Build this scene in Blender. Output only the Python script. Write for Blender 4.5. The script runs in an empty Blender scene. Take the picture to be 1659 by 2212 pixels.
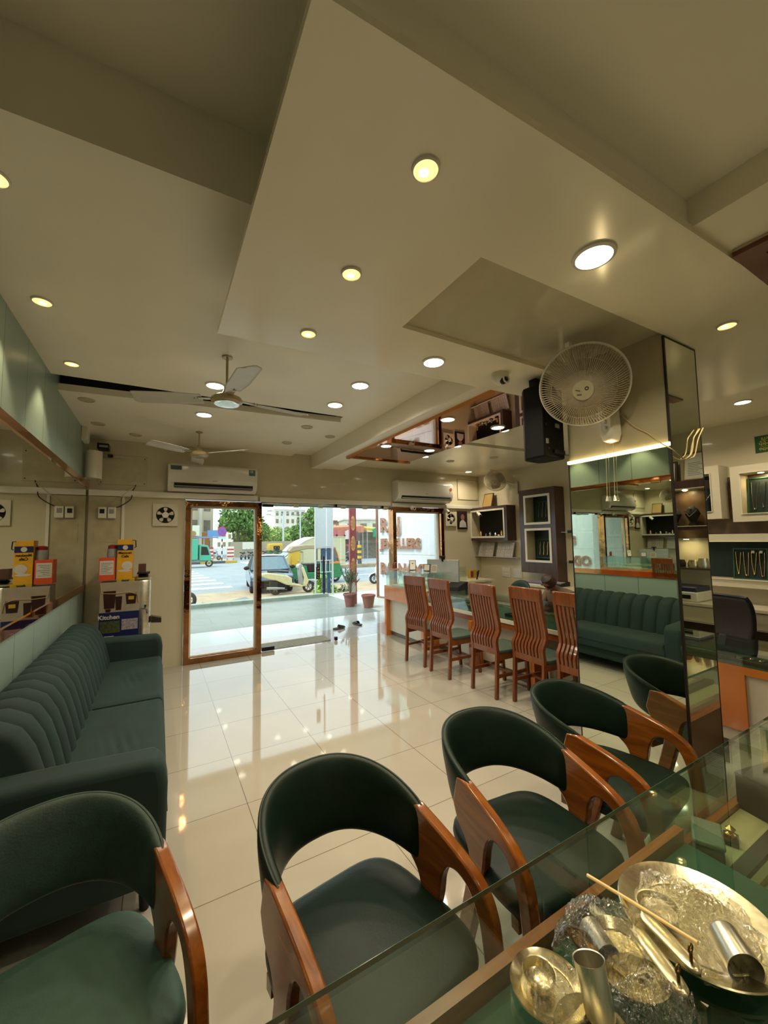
import bpy, bmesh, math, random
from math import sin, cos, pi, radians, sqrt
from mathutils import Vector, Matrix, Euler
random.seed(7)
SC = bpy.context.scene
COL = SC.collection

# ------------------------------------------------------------------ camera
YAW, PITCH, ROLL = radians(29.77), radians(4.0), radians(-0.923)
fwd = Vector((sin(YAW)*cos(PITCH), cos(YAW)*cos(PITCH), sin(PITCH)))
r0 = Vector((cos(YAW), -sin(YAW), 0)); u0 = r0.cross(fwd)
right = cos(ROLL)*r0 + sin(ROLL)*u0; up = -sin(ROLL)*r0 + cos(ROLL)*u0
cd = bpy.data.cameras.new('camera'); cam = bpy.data.objects.new('camera', cd); COL.objects.link(cam)
cam.matrix_world = Matrix(((right.x, up.x, -fwd.x, 0), (right.y, up.y, -fwd.y, 0), (right.z, up.z, -fwd.z, 1.5), (0, 0, 0, 1)))
cd.sensor_fit = 'HORIZONTAL'; cd.sensor_width = 36; cd.lens = 851.4/1659*36; cd.clip_start = 0.02; cd.clip_end = 600
SC.camera = cam
# ------------------------------------------------------------------ exposure, sky, sun
SC.view_settings.view_transform = 'Standard'; SC.view_settings.look = 'None'
SC.view_settings.exposure = 0.18; SC.view_settings.gamma = 1.0; SC.view_settings.use_curve_mapping = False
SKY_STRENGTH = 2.35
SUN_POWER = 3.0
DOWNLIGHT_POWER = 5.0
WARM = (1.0, 0.78, 0.46); COOL = (1.0, 0.87, 0.66)
W = bpy.data.worlds.new('sky'); SC.world = W; W.use_nodes = True
nt = W.node_tree; nt.nodes.clear()
wo = nt.nodes.new('ShaderNodeOutputWorld'); wb = nt.nodes.new('ShaderNodeBackground')
tc = nt.nodes.new('ShaderNodeTexCoord'); nz = nt.nodes.new('ShaderNodeTexNoise'); cr = nt.nodes.new('ShaderNodeValToRGB')
mpn = nt.nodes.new('ShaderNodeMapping'); mpn.inputs['Scale'].default_value = (1, 1, 3)
nz.inputs['Scale'].default_value = 2.2; nz.inputs['Detail'].default_value = 5
cr.color_ramp.elements[0].position = .35; cr.color_ramp.elements[0].color = (.62, .80, .92, 1)
cr.color_ramp.elements[1].position = .65; cr.color_ramp.elements[1].color = (.92, .95, .97, 1)
nt.links.new(tc.outputs['Generated'], mpn.inputs[0]); nt.links.new(mpn.outputs[0], nz.inputs['Vector'])
nt.links.new(nz.outputs['Fac'], cr.inputs[0]); nt.links.new(cr.outputs[0], wb.inputs[0]); nt.links.new(wb.outputs[0], wo.inputs[0])
wb.inputs[1].default_value = SKY_STRENGTH
sd = bpy.data.lights.new('sun', 'SUN'); sd.energy = SUN_POWER; sd.angle = radians(25); sd.color = (1, .96, .9)
sun = bpy.data.objects.new('sun', sd); COL.objects.link(sun)
sun.rotation_euler = Vector((0.55, 0.08, -0.83)).to_track_quat('-Z', 'Y').to_euler()

# ------------------------------------------------------------------ colours and materials
def lin(h):
    h = h.lstrip('#'); c = [int(h[i:i+2], 16)/255 for i in (0, 2, 4)]
    return tuple(((x/12.92) if x <= .04045 else ((x+.055)/1.055)**2.4) for x in c)
MATS = {}
def nodes(name):
    m = bpy.data.materials.new(name); m.use_nodes = True
    return m, m.node_tree, m.node_tree.nodes['Principled BSDF']
def mat(name, col, rough=.5, metal=0.0, var=.08, scale=12, bump=0.0, bscale=60, emit=None, estr=0, sheen=0, coat=0, spec=.5, stretch=None):
    if name in MATS: return MATS[name]
    m, t, b = nodes(name)
    c = lin(col) if isinstance(col, str) else col
    co = t.nodes.new('ShaderNodeTexCoord'); n = t.nodes.new('ShaderNodeTexNoise'); n.inputs['Scale'].default_value = scale; n.inputs['Detail'].default_value = 3
    mp = t.nodes.new('ShaderNodeMapping'); t.links.new(co.outputs['Object'], mp.inputs[0]); t.links.new(mp.outputs[0], n.inputs['Vector'])
    if stretch: mp.inputs['Scale'].default_value = stretch
    r = t.nodes.new('ShaderNodeValToRGB'); t.links.new(n.outputs['Fac'], r.inputs[0])
    r.color_ramp.elements[0].position = .3; r.color_ramp.elements[1].position = .7
    r.color_ramp.elements[0].color = (*[x*(1-var) for x in c], 1); r.color_ramp.elements[1].color = (*[min(1, x*(1+var)) for x in c], 1)
    t.links.new(r.outputs[0], b.inputs['Base Color'])
    b.inputs['Roughness'].default_value = rough; b.inputs['Metallic'].default_value = metal
    b.inputs['Specular IOR Level'].default_value = spec
    if sheen: b.inputs['Sheen Weight'].default_value = sheen; b.inputs['Sheen Roughness'].default_value = .4; b.inputs['Sheen Tint'].default_value = (*[min(1, x*3+.05) for x in c], 1)
    if coat: b.inputs['Coat Weight'].default_value = coat; b.inputs['Coat Roughness'].default_value = .06
    if bump:
        bn = t.nodes.new('ShaderNodeBump'); n2 = t.nodes.new('ShaderNodeTexNoise'); n2.inputs['Scale'].default_value = bscale; n2.inputs['Detail'].default_value = 3
        t.links.new(mp.outputs[0], n2.inputs['Vector']); t.links.new(n2.outputs['Fac'], bn.inputs['Height'])
        bn.inputs['Strength'].default_value = bump; bn.inputs['Distance'].default_value = .01; t.links.new(bn.outputs[0], b.inputs['Normal'])
    if emit: b.inputs['Emission Color'].default_value = (*(lin(emit) if isinstance(emit, str) else emit), 1); b.inputs['Emission Strength'].default_value = estr
    MATS[name] = m; return m
def wood(name, c1, c2, rough=.3, axis='Z', scale=9, coat=.3):
    if name in MATS: return MATS[name]
    m, t, b = nodes(name)
    co = t.nodes.new('ShaderNodeTexCoord'); mp = t.nodes.new('ShaderNodeMapping')
    mp.inputs['Scale'].default_value = {'Z': (1, 1, .12), 'Y': (1, .12, 1), 'X': (.12, 1, 1)}[axis]
    n = t.nodes.new('ShaderNodeTexNoise'); n.inputs['Scale'].default_value = scale*5; n.inputs['Detail'].default_value = 6; n.inputs['Distortion'].default_value = .8
    r = t.nodes.new('ShaderNodeValToRGB'); r.color_ramp.elements[0].position = .3; r.color_ramp.elements[1].position = .72
    r.color_ramp.elements[0].color = (*lin(c1), 1); r.color_ramp.elements[1].color = (*lin(c2), 1)
    t.links.new(co.outputs['Object'], mp.inputs[0]); t.links.new(mp.outputs[0], n.inputs['Vector']); t.links.new(n.outputs['Fac'], r.inputs[0]); t.links.new(r.outputs[0], b.inputs['Base Color'])
    b.inputs['Roughness'].default_value = rough; b.inputs['Coat Weight'].default_value = coat; b.inputs['Coat Roughness'].default_value = .1
    MATS[name] = m; return m
def glass(name, tint=(.93, .97, .95), rough=0.0, f0=.06, bump=0):
    if name in MATS: return MATS[name]
    m, t, b = nodes(name); t.nodes.remove(b)
    out = [n for n in t.nodes if n.type == 'OUTPUT_MATERIAL'][0]
    tr = t.nodes.new('ShaderNodeBsdfTransparent'); tr.inputs[0].default_value = (*tint, 1)
    g = t.nodes.new('ShaderNodeBsdfGlossy'); g.inputs['Roughness'].default_value = rough; g.inputs[0].default_value = (1, 1, 1, 1)
    lw = t.nodes.new('ShaderNodeLayerWeight'); lw.inputs[0].default_value = .5
    pw = t.nodes.new('ShaderNodeMath'); pw.operation = 'POWER'; pw.inputs[1].default_value = 4.0
    ma = t.nodes.new('ShaderNodeMath'); ma.operation = 'MULTIPLY_ADD'; ma.inputs[1].default_value = .85; ma.inputs[2].default_value = f0; ma.use_clamp = True
    mx = t.nodes.new('ShaderNodeMixShader')
    t.links.new(lw.outputs['Facing'], pw.inputs[0]); t.links.new(pw.outputs[0], ma.inputs[0]); t.links.new(ma.outputs[0], mx.inputs[0])
    t.links.new(tr.outputs[0], mx.inputs[1]); t.links.new(g.outputs[0], mx.inputs[2]); t.links.new(mx.outputs[0], out.inputs[0])
    if bump:
        n = t.nodes.new('ShaderNodeTexNoise'); n.inputs['Scale'].default_value = 42; n.inputs['Detail'].default_value = 4; n.inputs['Distortion'].default_value = 1.5
        co = t.nodes.new('ShaderNodeTexCoord'); t.links.new(co.outputs['Object'], n.inputs['Vector'])
        bn = t.nodes.new('ShaderNodeBump'); bn.inputs['Strength'].default_value = bump; bn.inputs['Distance'].default_value = .01
        t.links.new(n.outputs['Fac'], bn.inputs['Height']); t.links.new(bn.outputs[0], g.inputs['Normal']); t.links.new(bn.outputs[0], lw.inputs['Normal'])
    MATS[name] = m; return m
def brick(name, c1, c2, cm, bw, rh, ox=0, oy=0, rot=None, mortar=.003, rough=.1, offset=0.0, nvar=.35, nscale=3, spec=.5, swap=False):
    if name in MATS: return MATS[name]
    m, t, b = nodes(name)
    g = t.nodes.new('ShaderNodeNewGeometry'); mp = t.nodes.new('ShaderNodeMapping'); mp.inputs['Location'].default_value = (-ox, -oy, 0)
    src = g.outputs['Position']
    if swap:
        sp = t.nodes.new('ShaderNodeSeparateXYZ'); cb = t.nodes.new('ShaderNodeCombineXYZ'); t.links.new(src, sp.inputs[0])
        t.links.new(sp.outputs[swap[0]], cb.inputs[0]); t.links.new(sp.outputs[swap[1]], cb.inputs[1]); src = cb.outputs[0]
    t.links.new(src, mp.inputs[0])
    br = t.nodes.new('ShaderNodeTexBrick'); br.offset = offset; br.squash = 1
    br.inputs['Scale'].default_value = 1; br.inputs['Mortar Size'].default_value = mortar; br.inputs['Mortar Smooth'].default_value = .1
    br.inputs['Brick Width'].default_value = bw; br.inputs['Row Height'].default_value = rh; br.inputs['Bias'].default_value = 0
    br.inputs['Color1'].default_value = (*lin(c1), 1); br.inputs['Color2'].default_value = (*lin(c2), 1); br.inputs['Mortar'].default_value = (*lin(cm), 1)
    t.links.new(mp.outputs[0], br.inputs['Vector'])
    n = t.nodes.new('ShaderNodeTexNoise'); n.inputs['Scale'].default_value = nscale; n.inputs['Detail'].default_value = 6; n.inputs['Distortion'].default_value = 1.2; t.links.new(g.outputs['Position'], n.inputs['Vector'])
    rr = t.nodes.new('ShaderNodeMapRange'); rr.inputs[1].default_value = .3; rr.inputs[2].default_value = .7; rr.inputs[3].default_value = 1-nvar*.5; rr.inputs[4].default_value = 1+nvar*.2
    t.links.new(n.outputs['Fac'], rr.inputs[0])
    mx = t.nodes.new('ShaderNodeMix'); mx.data_type = 'RGBA'; mx.blend_type = 'MULTIPLY'; mx.inputs[0].default_value = 1
    t.links.new(br.outputs['Color'], mx.inputs[6]); t.links.new(rr.outputs[0], mx.inputs[7]); t.links.new(mx.outputs[2], b.inputs['Base Color'])
    b.inputs['Roughness'].default_value = rough; b.inputs['Specular IOR Level'].default_value = spec
    MATS[name] = m; return m

# ------------------------------------------------------------------ mesh builder
class MB:
    def __init__(s): s.v = []; s.f = []; s.mi = []; s.m = 0
    def add(s, vs, fs):
        o = len(s.v); s.v += [tuple(x) for x in vs]; s.f += [tuple(i+o for i in f) for f in fs]; s.mi += [s.m]*len(fs); return s
    def box(s, x0, x1, y0, y1, z0, z1, M=None):
        vs = [(x, y, z) for z in (z0, z1) for y in (y0, y1) for x in (x0, x1)]
        if M: vs = [M @ Vector(v) for v in vs]
        return s.add(vs, [(0, 2, 3, 1), (4, 5, 7, 6), (0, 1, 5, 4), (2, 6, 7, 3), (0, 4, 6, 2), (1, 3, 7, 5)])
    def bar(s, p, q, w, h, upv=(0, 0, 1)):
        p = Vector(p); q = Vector(q); d = (q-p).normalized(); u = Vector(upv)
        if abs(d.dot(u)) > .98: u = Vector((0, 1, 0))
        a = d.cross(u).normalized()*w/2; b = a.cross(d).normalized()*h/2
        vs = [e+k for e in (p, q) for k in (-a-b, a-b, a+b, -a+b)]
        return s.add(vs, [(0, 1, 2, 3), (7, 6, 5, 4), (0, 4, 5, 1), (1, 5, 6, 2), (2, 6, 7, 3), (3, 7, 4, 0)])
    def tube(s, pts, r, n=8, closed=False, flat=1.0):
        P = [Vector(p) for p in pts]; N = len(P); rs = r if isinstance(r, (list, tuple)) else [r]*N
        o = []; ref = None
        for i, p in enumerate(P):
            if closed: d = P[(i+1) % N]-P[i-1]
            else: d = P[min(i+1, N-1)]-P[max(i-1, 0)]
            if d.length < 1e-9: d = Vector((0, 0, 1))
            d.normalize()
            if ref is None: ref = Vector((0, 0, 1)) if abs(d.z) < .9 else Vector((1, 0, 0))
            a = d.cross(ref)
            if a.length < 1e-4: a = d.cross(Vector((0, 1, .3)))
            a.normalize(); b = a.cross(d).normalized(); ref = b
            for k in range(n):
                t = 2*pi*k/n; o.append(p+a*cos(t)*rs[i]+b*sin(t)*rs[i]*flat)
        fs = []
        for i in range(N if closed else N-1):
            j = (i+1) % N
            for k in range(n): fs.append((i*n+k, i*n+(k+1) % n, j*n+(k+1) % n, j*n+k))
        if not closed: fs += [tuple(range(n-1, -1, -1)), tuple((N-1)*n+k for k in range(n))]
        return s.add(o, fs)
    def cyl(s, p, q, r, r2=None, n=20): return s.tube([p, q], [r, r if r2 is None else r2], n)
    def lathe(s, prof, c=(0, 0, 0), n=32, M=None):
        o = []
        for r, z in prof:
            for k in range(n):
                t = 2*pi*k/n; v = Vector((r*cos(t), r*sin(t), z)); v = M @ v if M else v; o.append(v+Vector(c))
        fs = []
        for i in range(len(prof)-1):
            for k in range(n): fs.append((i*n+k, i*n+(k+1) % n, (i+1)*n+(k+1) % n, (i+1)*n+k))
        closed = prof[0] == prof[-1]
        if prof[0][0] > 1e-3 and not closed and prof[0][1] != prof[1][1]: fs.append(tuple(range(n-1, -1, -1)))
        if prof[-1][0] > 1e-3 and not closed and prof[-1][1] != prof[-2][1]: fs.append(tuple((len(prof)-1)*n+k for k in range(n)))
        return s.add(o, fs)
    def prism(s, poly, f0, f1):
        # poly: 2d points; f0, f1 map (a,b)->3d
        n = len(poly); vs = [f0(*p) for p in poly]+[f1(*p) for p in poly]
        fs = [tuple(range(n-1, -1, -1)), tuple(range(n, 2*n))]+[(i, (i+1) % n, n+(i+1) % n, n+i) for i in range(n)]
        return s.add(vs, fs)
    def surf(s, fn, nu, nv, cu=False, cv=False):
        vs = [fn(i/(nu if cu else nu-1), j/(nv if cv else nv-1)) for i in range(nu) for j in range(nv)]
        fs = []
        for i in range(nu if cu else nu-1):
            for j in range(nv if cv else nv-1):
                a, b = i, (i+1) % nu; c, d = j, (j+1) % nv; fs.append((a*nv+c, b*nv+c, b*nv+d, a*nv+d))
        return s.add(vs, fs)
    def ball(s, c, r, n=12, sc=(1, 1, 1)):
        return s.lathe([(max(1e-4, r*sin(pi*i/n)), -r*cos(pi*i/n)) for i in range(n+1)], c, n*2, Matrix.Diagonal(Vector(sc)))
    def build(s, name, m, parent=None, bevel=0, smooth=35, loc=None, label=None, segs=2):
        me = bpy.data.meshes.new(name); me.from_pydata([tuple(v) for v in s.v], [], s.f)
        ms = m if isinstance(m, (list, tuple)) else [m]
        for x in ms: me.materials.append(x)
        if len(ms) > 1: me.polygons.foreach_set('material_index', s.mi)
        bm = bmesh.new(); bm.from_mesh(me); bmesh.ops.remove_doubles(bm, verts=bm.verts, dist=1e-6); bmesh.ops.recalc_face_normals(bm, faces=bm.faces); bm.to_mesh(me); bm.free()
        if smooth:
            me.polygons.foreach_set('use_smooth', [True]*len(me.polygons)); me.set_sharp_from_angle(angle=radians(smooth))
        o = bpy.data.objects.new(name, me); COL.objects.link(o)
        if parent: o.parent = parent
        if loc: o.location = loc
        if bevel:
            bv = o.modifiers.new('bevel', 'BEVEL'); bv.width = bevel; bv.segments = segs; bv.limit_method = 'ANGLE'; bv.angle_limit = radians(40)
        if label: o['label'] = label
        return o
def tag(o, label, cat, group=None, kind=None):
    if label: o['label'] = label
    if cat: o['category'] = cat
    if group: o['group'] = group
    if kind: o['kind'] = kind
    return o
def thing(name, label, cat, loc=(0, 0, 0), rz=0, group=None):
    o = bpy.data.objects.new(name, None); COL.objects.link(o); o.location = loc; o.rotation_euler = (0, 0, rz); o.empty_display_size = .1
    return tag(o, label, cat, group)
def struct(o): o['kind'] = 'structure'; return o
def dup(root, loc=None, rz=None, label=None, group=None):
    r = root.copy(); COL.objects.link(r)
    if loc is not None: r.location = loc
    if rz is not None: r.rotation_euler = (0, 0, rz)
    if label: r['label'] = label
    if group: r['group'] = group
    for ch in list(root.children):
        c = ch.copy(); COL.objects.link(c); c.parent = r
        for g in list(ch.children):
            d = g.copy(); COL.objects.link(d); d.parent = c
    return r
def quick(name, mb, m, label, cat, group=None, bevel=0, smooth=35):
    return tag(mb.build(name, m, None, bevel, smooth), label, cat, group)
def text_mesh(txt, size, m, parent, M, name='lettering', extrude=.001, align='CENTER', bold=0, sx=1):
    cu = bpy.data.curves.new(name, 'FONT'); cu.body = txt; cu.size = size; cu.extrude = extrude; cu.align_x = align; cu.align_y = 'CENTER'; cu.offset = bold; cu.resolution_u = 3
    tmp = bpy.data.objects.new(name+'_tmp', cu); me = bpy.data.meshes.new_from_object(tmp); bpy.data.objects.remove(tmp)
    if sx != 1:
        for v in me.vertices: v.co.x *= sx
    me.materials.clear(); me.materials.append(m)
    o = bpy.data.objects.new(name, me); COL.objects.link(o)
    if parent: o.parent = parent
    o.matrix_local = M
    return o
def facing(loc, dirx, diry):
    # matrix with local x along dirx, y along diry (text plane)
    x = Vector(dirx).normalized(); y = Vector(diry).normalized(); z = x.cross(y)
    return Matrix(((x.x, y.x, z.x, loc[0]), (x.y, y.y, z.y, loc[1]), (x.z, y.z, z.z, loc[2]), (0, 0, 0, 1)))
Xv, Yv, Zv = Vector((1, 0, 0)), Vector((0, 1, 0)), Vector((0, 0, 1))

# materials
CEIL = mat('ceiling_paint', '#eee6d2', .38, var=.03, scale=2)
CEILG = mat('ceiling_laminate', '#ece2c8', .16, var=.03, scale=2)
CREAM = mat('cream_laminate', '#cfc5a5', .22, var=.03, scale=3, coat=.3)
CREAMW = mat('white_laminate', '#dcd6c4', .3, var=.02, scale=3)
TRIMW = mat('white_trim', '#dad5c6', .35, var=.03)
MIRROR = mat('mirror_silver', (.80, .84, .78), .01, 1.0, var=.005, spec=.5)
COPPER = mat('copper_mirror', (.62, .27, .11), .05, 1.0, var=.10, scale=4, bump=.06, bscale=5)
COPPERW = mat('copper_mirror_wavy', (.38, .18, .075), .05, 1.0, var=.25, scale=5, bump=.35, bscale=7)
COPPERD = mat('rose_mirror', (.56, .32, .25), .015, 1.0, var=.03, scale=2, bump=.012, bscale=4)
ORANGE = mat('orange_laminate', '#c8742a', .14, var=.10, scale=3, coat=.6)
GLASS = glass('clear_glass'); GLASSG = glass('green_edge_glass', (.86, .94, .90), f0=.07)
GEDGE = mat('glass_edge', '#3f5c48', .15, var=.1)
VELVET = mat('teal_velvet', '#0b2623', .85, var=.24, scale=5, bump=.05, bscale=90, sheen=.18)
LEATHER = mat('dark_green_leather', '#112218', .42, var=.12, scale=30, bump=.05, bscale=140, spec=.22)
LEATHERF = mat('green_fabric', '#1a332a', .6, var=.2, scale=25, bump=.12, bscale=160)
ARMW = wood('varnished_arm_wood', '#6d3a0c', '#9c5a19', .22, 'Y', 6, .5)
CHAIRW = wood('teak_wood', '#65330f', '#86461a', .3, 'Z', 7, .4)
DARKW = wood('dark_wenge', '#3a2720', '#54392f', .35, 'Z', 7, .2)
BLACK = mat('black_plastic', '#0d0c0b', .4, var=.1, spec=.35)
BLACKM = mat('black_matte', '#0d0f0d', .8, var=.1)
GREENV = mat('green_display_velvet', '#0c2114', .8, var=.15, sheen=.2)
GREENP = mat('green_panel_dark', '#12291b', .5, var=.15)
WPLAS = mat('white_plastic', '#d8d2c0', .35, var=.03)
WPLASG = mat('white_gloss_plastic', '#d6d2c6', .12, var=.02)
GREYP = mat('grey_plastic', '#8b8c88', .4)
STEEL = mat('brushed_steel', (.76, .73, .60), .3, 1.0, var=.1, scale=30)
GSILV = mat('silver_ware', (.74, .66, .40), .27, 1.0, var=.12, scale=20, bump=.15, bscale=25)
GOLD = mat('gold', (.85, .58, .22), .25, 1.0, var=.1)
CHROME = mat('chrome', (.75, .75, .75), .08, 1.0, var=.02)
PAPER = mat('paper_white', '#d9d4c8', .7, var=.05)
IVORY = mat('ivory_paint_metal', '#b8ab85', .25, var=.05, coat=.4)
FANW = mat('fan_blade_white', '#c9c6bd', .3, var=.04)
# ================================================================== room shell
LX, RX, FY, BY = -.72, 5.27, 5.57, -1.6
TILE = brick('floor_tiles', '#aca698', '#a6a091', '#6b6355', .575, .567, .475, 1.90, mortar=.0022, rough=.05, nvar=.12, nscale=1.6, spec=.85)
struct(MB().box(LX-.1, RX+.1, BY-.1, FY+.06, -.12, 0).build('floor', TILE, smooth=0))
struct(MB().box(LX-.2, RX+.2, BY-.2, FY+.2, 3.06, 3.2).build('ceiling', CEIL, smooth=0))
# left wall: sage panels, copper bands, long mirror
SAGE = brick('sage_panels', '#8ea398', '#8a9f95', '#56675e', .42, 9, .18, -3, mortar=.004, rough=.36, nvar=.08, nscale=2, swap=(1, 2))
struct(MB().box(LX-.12, LX, BY-.1, FY+.1, 0, 3.06).build('wall_left', SAGE, smooth=0))
t = thing('wall_mirror', 'long wall mirror between two copper bands on the sage green left wall', 'mirror', (LX, 0, 1.06))
MB().box(0.001, .006, BY, FY, 0, 1.08).build('mirror_pane', MIRROR, t, smooth=0)
MB().box(0.001, .016, BY, FY, 1.08, 1.135).build('copper_band', COPPER, t, smooth=0)
MB().box(0.001, .016, BY, FY, -.065, .0).build('copper_band', COPPER, t, smooth=0)
# right and back walls
struct(MB().box(RX, RX+.12, BY-.1, FY+.1, 0, 3.06).build('wall_right', CREAM, smooth=0))
struct(MB().box(LX-.1, RX+.1, BY-.12, BY, 0, 3.06).build('wall_back', CREAMW, smooth=0))
# front wall with the openings of left window, door and right window
mb = MB()
mb.box(LX-.1, .285, FY, FY+.1, 0, 3.06); mb.box(4.375, RX+.1, FY, FY+.1, 0, 3.06); mb.box(.285, 4.375, FY, FY+.1, 2.05, 3.06)
struct(mb.build('wall_front', mat('front_wall_laminate', '#c4bb9e', .2, var=.03, scale=3, coat=.3), smooth=0))
# cable trunking over the openings
mb = MB(); mb.box(LX+.017, 1.17, FY-.05, FY, 2.055, 2.125); mb.box(1.2, 3.3, FY-.035, FY, 2.05, 2.115); mb.box(3.32, RX, FY-.045, FY, 2.04, 2.10)
struct(mb.build('trim_1', TRIMW, bevel=.004))
# raised panel seam lines on upper front wall (access panels)
t = thing('access_panel', 'square cream access panel screwed to the front wall left of the left air conditioner', 'panel', (-.38, FY, 2.37))
MB().box(-.24, .24, -.014, 0, -.175, .175).build('cover', mat('panel_cream', '#bdb495', .3), t, bevel=.002)
for x in (-.215, .215):
    for z in (-.15, .15): MB().cyl((x, -.014, z), (x, -.019, z), .006, n=8).build('screw', BLACK, t)
t = thing('access_panel', 'square cream access panel with a thin dark outline beside the right air conditioner', 'panel', (4.99, FY, 2.395))
MB().box(-.25, .245, -.006, 0, -.19, .19).build('gap', mat('gap_brown', '#6b5f48', .6), t)
MB().box(-.243, .238, -.012, -.006, -.183, .183).build('cover', CREAM, t)
for x in (-.22, .215):
    for z in (-.16, .16): MB().cyl((x, -.012, z), (x, -.016, z), .006, n=8).build('screw', BLACK, t)

# ------------------------------------------------------------------ dropped ceiling panels
def flat(poly, z0, z1): return MB().prism(poly, lambda a, b: (a, b, z0), lambda a, b: (a, b, z1))
k = 0
def ctrim(mb, m=CEIL):
    global k; k += 1
    o = mb.build('trim_%d' % (k+1), m, smooth=0); return struct(o)
# level B over the sofa side
ctrim(flat([(LX, 1.47), (1.95, 1.44), (1.95, 3.66), (LX, 3.69)], 2.77, 3.06))
ctrim(flat([(1.63, 3.66), (1.95, 3.66), (1.95, FY), (1.63, FY)], 2.772, 3.06))
ctrim(flat([(LX, 4.0), (1.63, 3.85), (1.63, FY), (LX, FY)], 2.80, 3.06), BLACKM)  # slot behind panel D: its shade is put into the black colour
# panel D over the front left
ctrim(flat([(LX, 3.93), (1.63, 3.73), (1.65, FY), (LX, FY)], 2.73, 2.785), CEIL)
# panel C, the large lowered one with a shallow recess
mb = MB()
ZC = 2.512
for poly in ([(.228, .625), (.991, .587), (.991, 1.963), (.228, 1.998)],
             [(.991, .587), (2.21, .544), (2.21, .967), (.991, .996)],
             [(.991, 1.53), (2.21, 1.53), (2.21, 1.908), (.991, 1.963)],
             [(2.21, .544), (3.60, .505), (3.60, 1.87), (2.21, 1.908)]):
    mb.prism(poly, lambda a, b: (a, b, ZC), lambda a, b: (a, b, ZC+.026))
ctrim(mb, CEILG)
ctrim(flat([(.93, .93), (2.23, .93), (2.23, 1.58), (.93, 1.58)], ZC+.022, ZC+.045), mat('recess_laminate', '#bfb598', .12, var=.03, coat=.4))
ctrim(flat([(.33, .66), (3.55, .56), (3.55, 1.80), (.33, 1.90)], ZC+.046, 3.06), CEIL)
# recess level above the counter
ctrim(flat([(.24, .622), (3.6, .503), (3.6, .58), (.24, .69)], ZC+.02, 2.66), CEIL)
ctrim(flat([(.23, BY), (1.53, BY), (1.53, .63), (.23, .65)], 2.63, 3.06), CEIL)
ctrim(flat([(1.53, BY), (3.60, BY), (3.60, .60), (1.53, .60)], 2.528, 3.06), CEILG)
# box beam with rose mirror underside, its copper edge and the white beam
ctrim(MB().box(1.95, 2.12, 1.93, FY, 2.575, 3.0), CEIL)
ctrim(MB().box(2.12, 2.45, 4.5, FY, 2.585, 2.8), CEIL)
t = thing('mirror_ceiling_panel', 'rose tinted mirror ceiling panel with a copper edge hanging over the wooden chairs', 'ceiling panel', (2.1, 2.27, 2.55))
MB().box(.02, .90, -.32, 2.28, .02, .04).build('mirror_pane', COPPERD, t, smooth=0)
MB().box(-.025, .02, -.32, 2.32, -.005, .10).build('copper_edge', COPPER, t, smooth=0)
MB().box(.02, .94, 2.28, 2.32, .005, .06).build('copper_edge', COPPER, t, smooth=0)
ctrim(MB().box(2.12, 3.0, 1.93, 4.6, 2.60, 2.7), CEIL)
# F levels over the jewellery counter
ctrim(flat([(3.58, BY), (RX, BY), (RX, 3.52), (3.58, 3.59)], 2.675, 2.9), CEILG); ctrim(flat([(3.0, 1.93), (3.58, 1.93), (3.58, 3.59), (3.0, 3.63)], 2.675, 2.9), CEILG)
ctrim(flat([(3.0, 3.71), (RX, 3.6), (RX, FY), (2.45, FY), (2.45, 4.62), (3.0, 4.62)], 2.665, 2.72), CEILG)
ctrim(flat([(2.4, 3.4), (RX, 3.4), (RX, FY), (2.4, FY)], 2.85, 3.06), BLACKM)  # black backing, shade of the groove between the F levels painted in
# copper box over the counter, right of the camera
t = thing('copper_ceiling_panel', 'brown copper framed ceiling panel at the upper right picture edge', 'ceiling panel', (1.785, .548, 2.511))
MB().box(0, 1.6, -2.1, 0, .006, .016).build('backing_board', mat('box_paint', '#b5a67e', .3), t, smooth=0)
mb = MB(); mb.box(0, 1.6, -.07, 0, -.012, .006); mb.box(0, .07, -2.1, -.07, -.012, .006); mb.build('border', mat('dark_copper_laminate', '#5c2408', .2, coat=.3), t, smooth=0)
MB().box(.07, 1.6, -2.1, -.07, -.004, .006).build('mirror_pane', mat('amber_laminate', '#8a4210', .25, coat=.3), t, smooth=0)

# ------------------------------------------------------------------ lamps
LIT = mat('lamp_diffuser_white', '#fff4d8', .5, emit=(1, .93, .74), estr=14)
WARMR = mat('lamp_reflector_warm', '#ffca60', .4, emit=(1, .62, .22), estr=1.6)
BULB = mat('lamp_bulb_warm', '#ffe9a8', .4, emit=(1, .80, .40), estr=16)
OFF = mat('lamp_off', '#b9ae90', .5)
def lamp_light(x, y, z, power, size, color):
    l = bpy.data.lights.new('downlight_beam', 'AREA'); l.shape = 'DISK'; l.size = size; l.energy = power; l.color = color; l.spread = radians(150)
    o = bpy.data.objects.new('downlight_beam', l); COL.objects.link(o); o.location = (x, y, z-.012); return o
def disc_light(x, y, z, r, power, label, on=True, color=COOL):
    t = thing('ceiling_light', label, 'ceiling light', (x, y, z), 0, 'flat round ceiling lights' if on else 'unlit round ceiling lights')
    MB().lathe([(r*.93, -.004), (r*.93, -.010), (r*1.1, -.007), (r*1.12, 0), (r*.93, 0), (r*.93, -.004)], n=32).build('rim', WPLAS if on else OFF, t)
    MB().lathe([(0.0001, -.006), (r*.93, -.006)], n=32).build('diffuser', LIT if on else OFF, t)
    if on: lamp_light(x, y, z, power, r*1.8, color)
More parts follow.
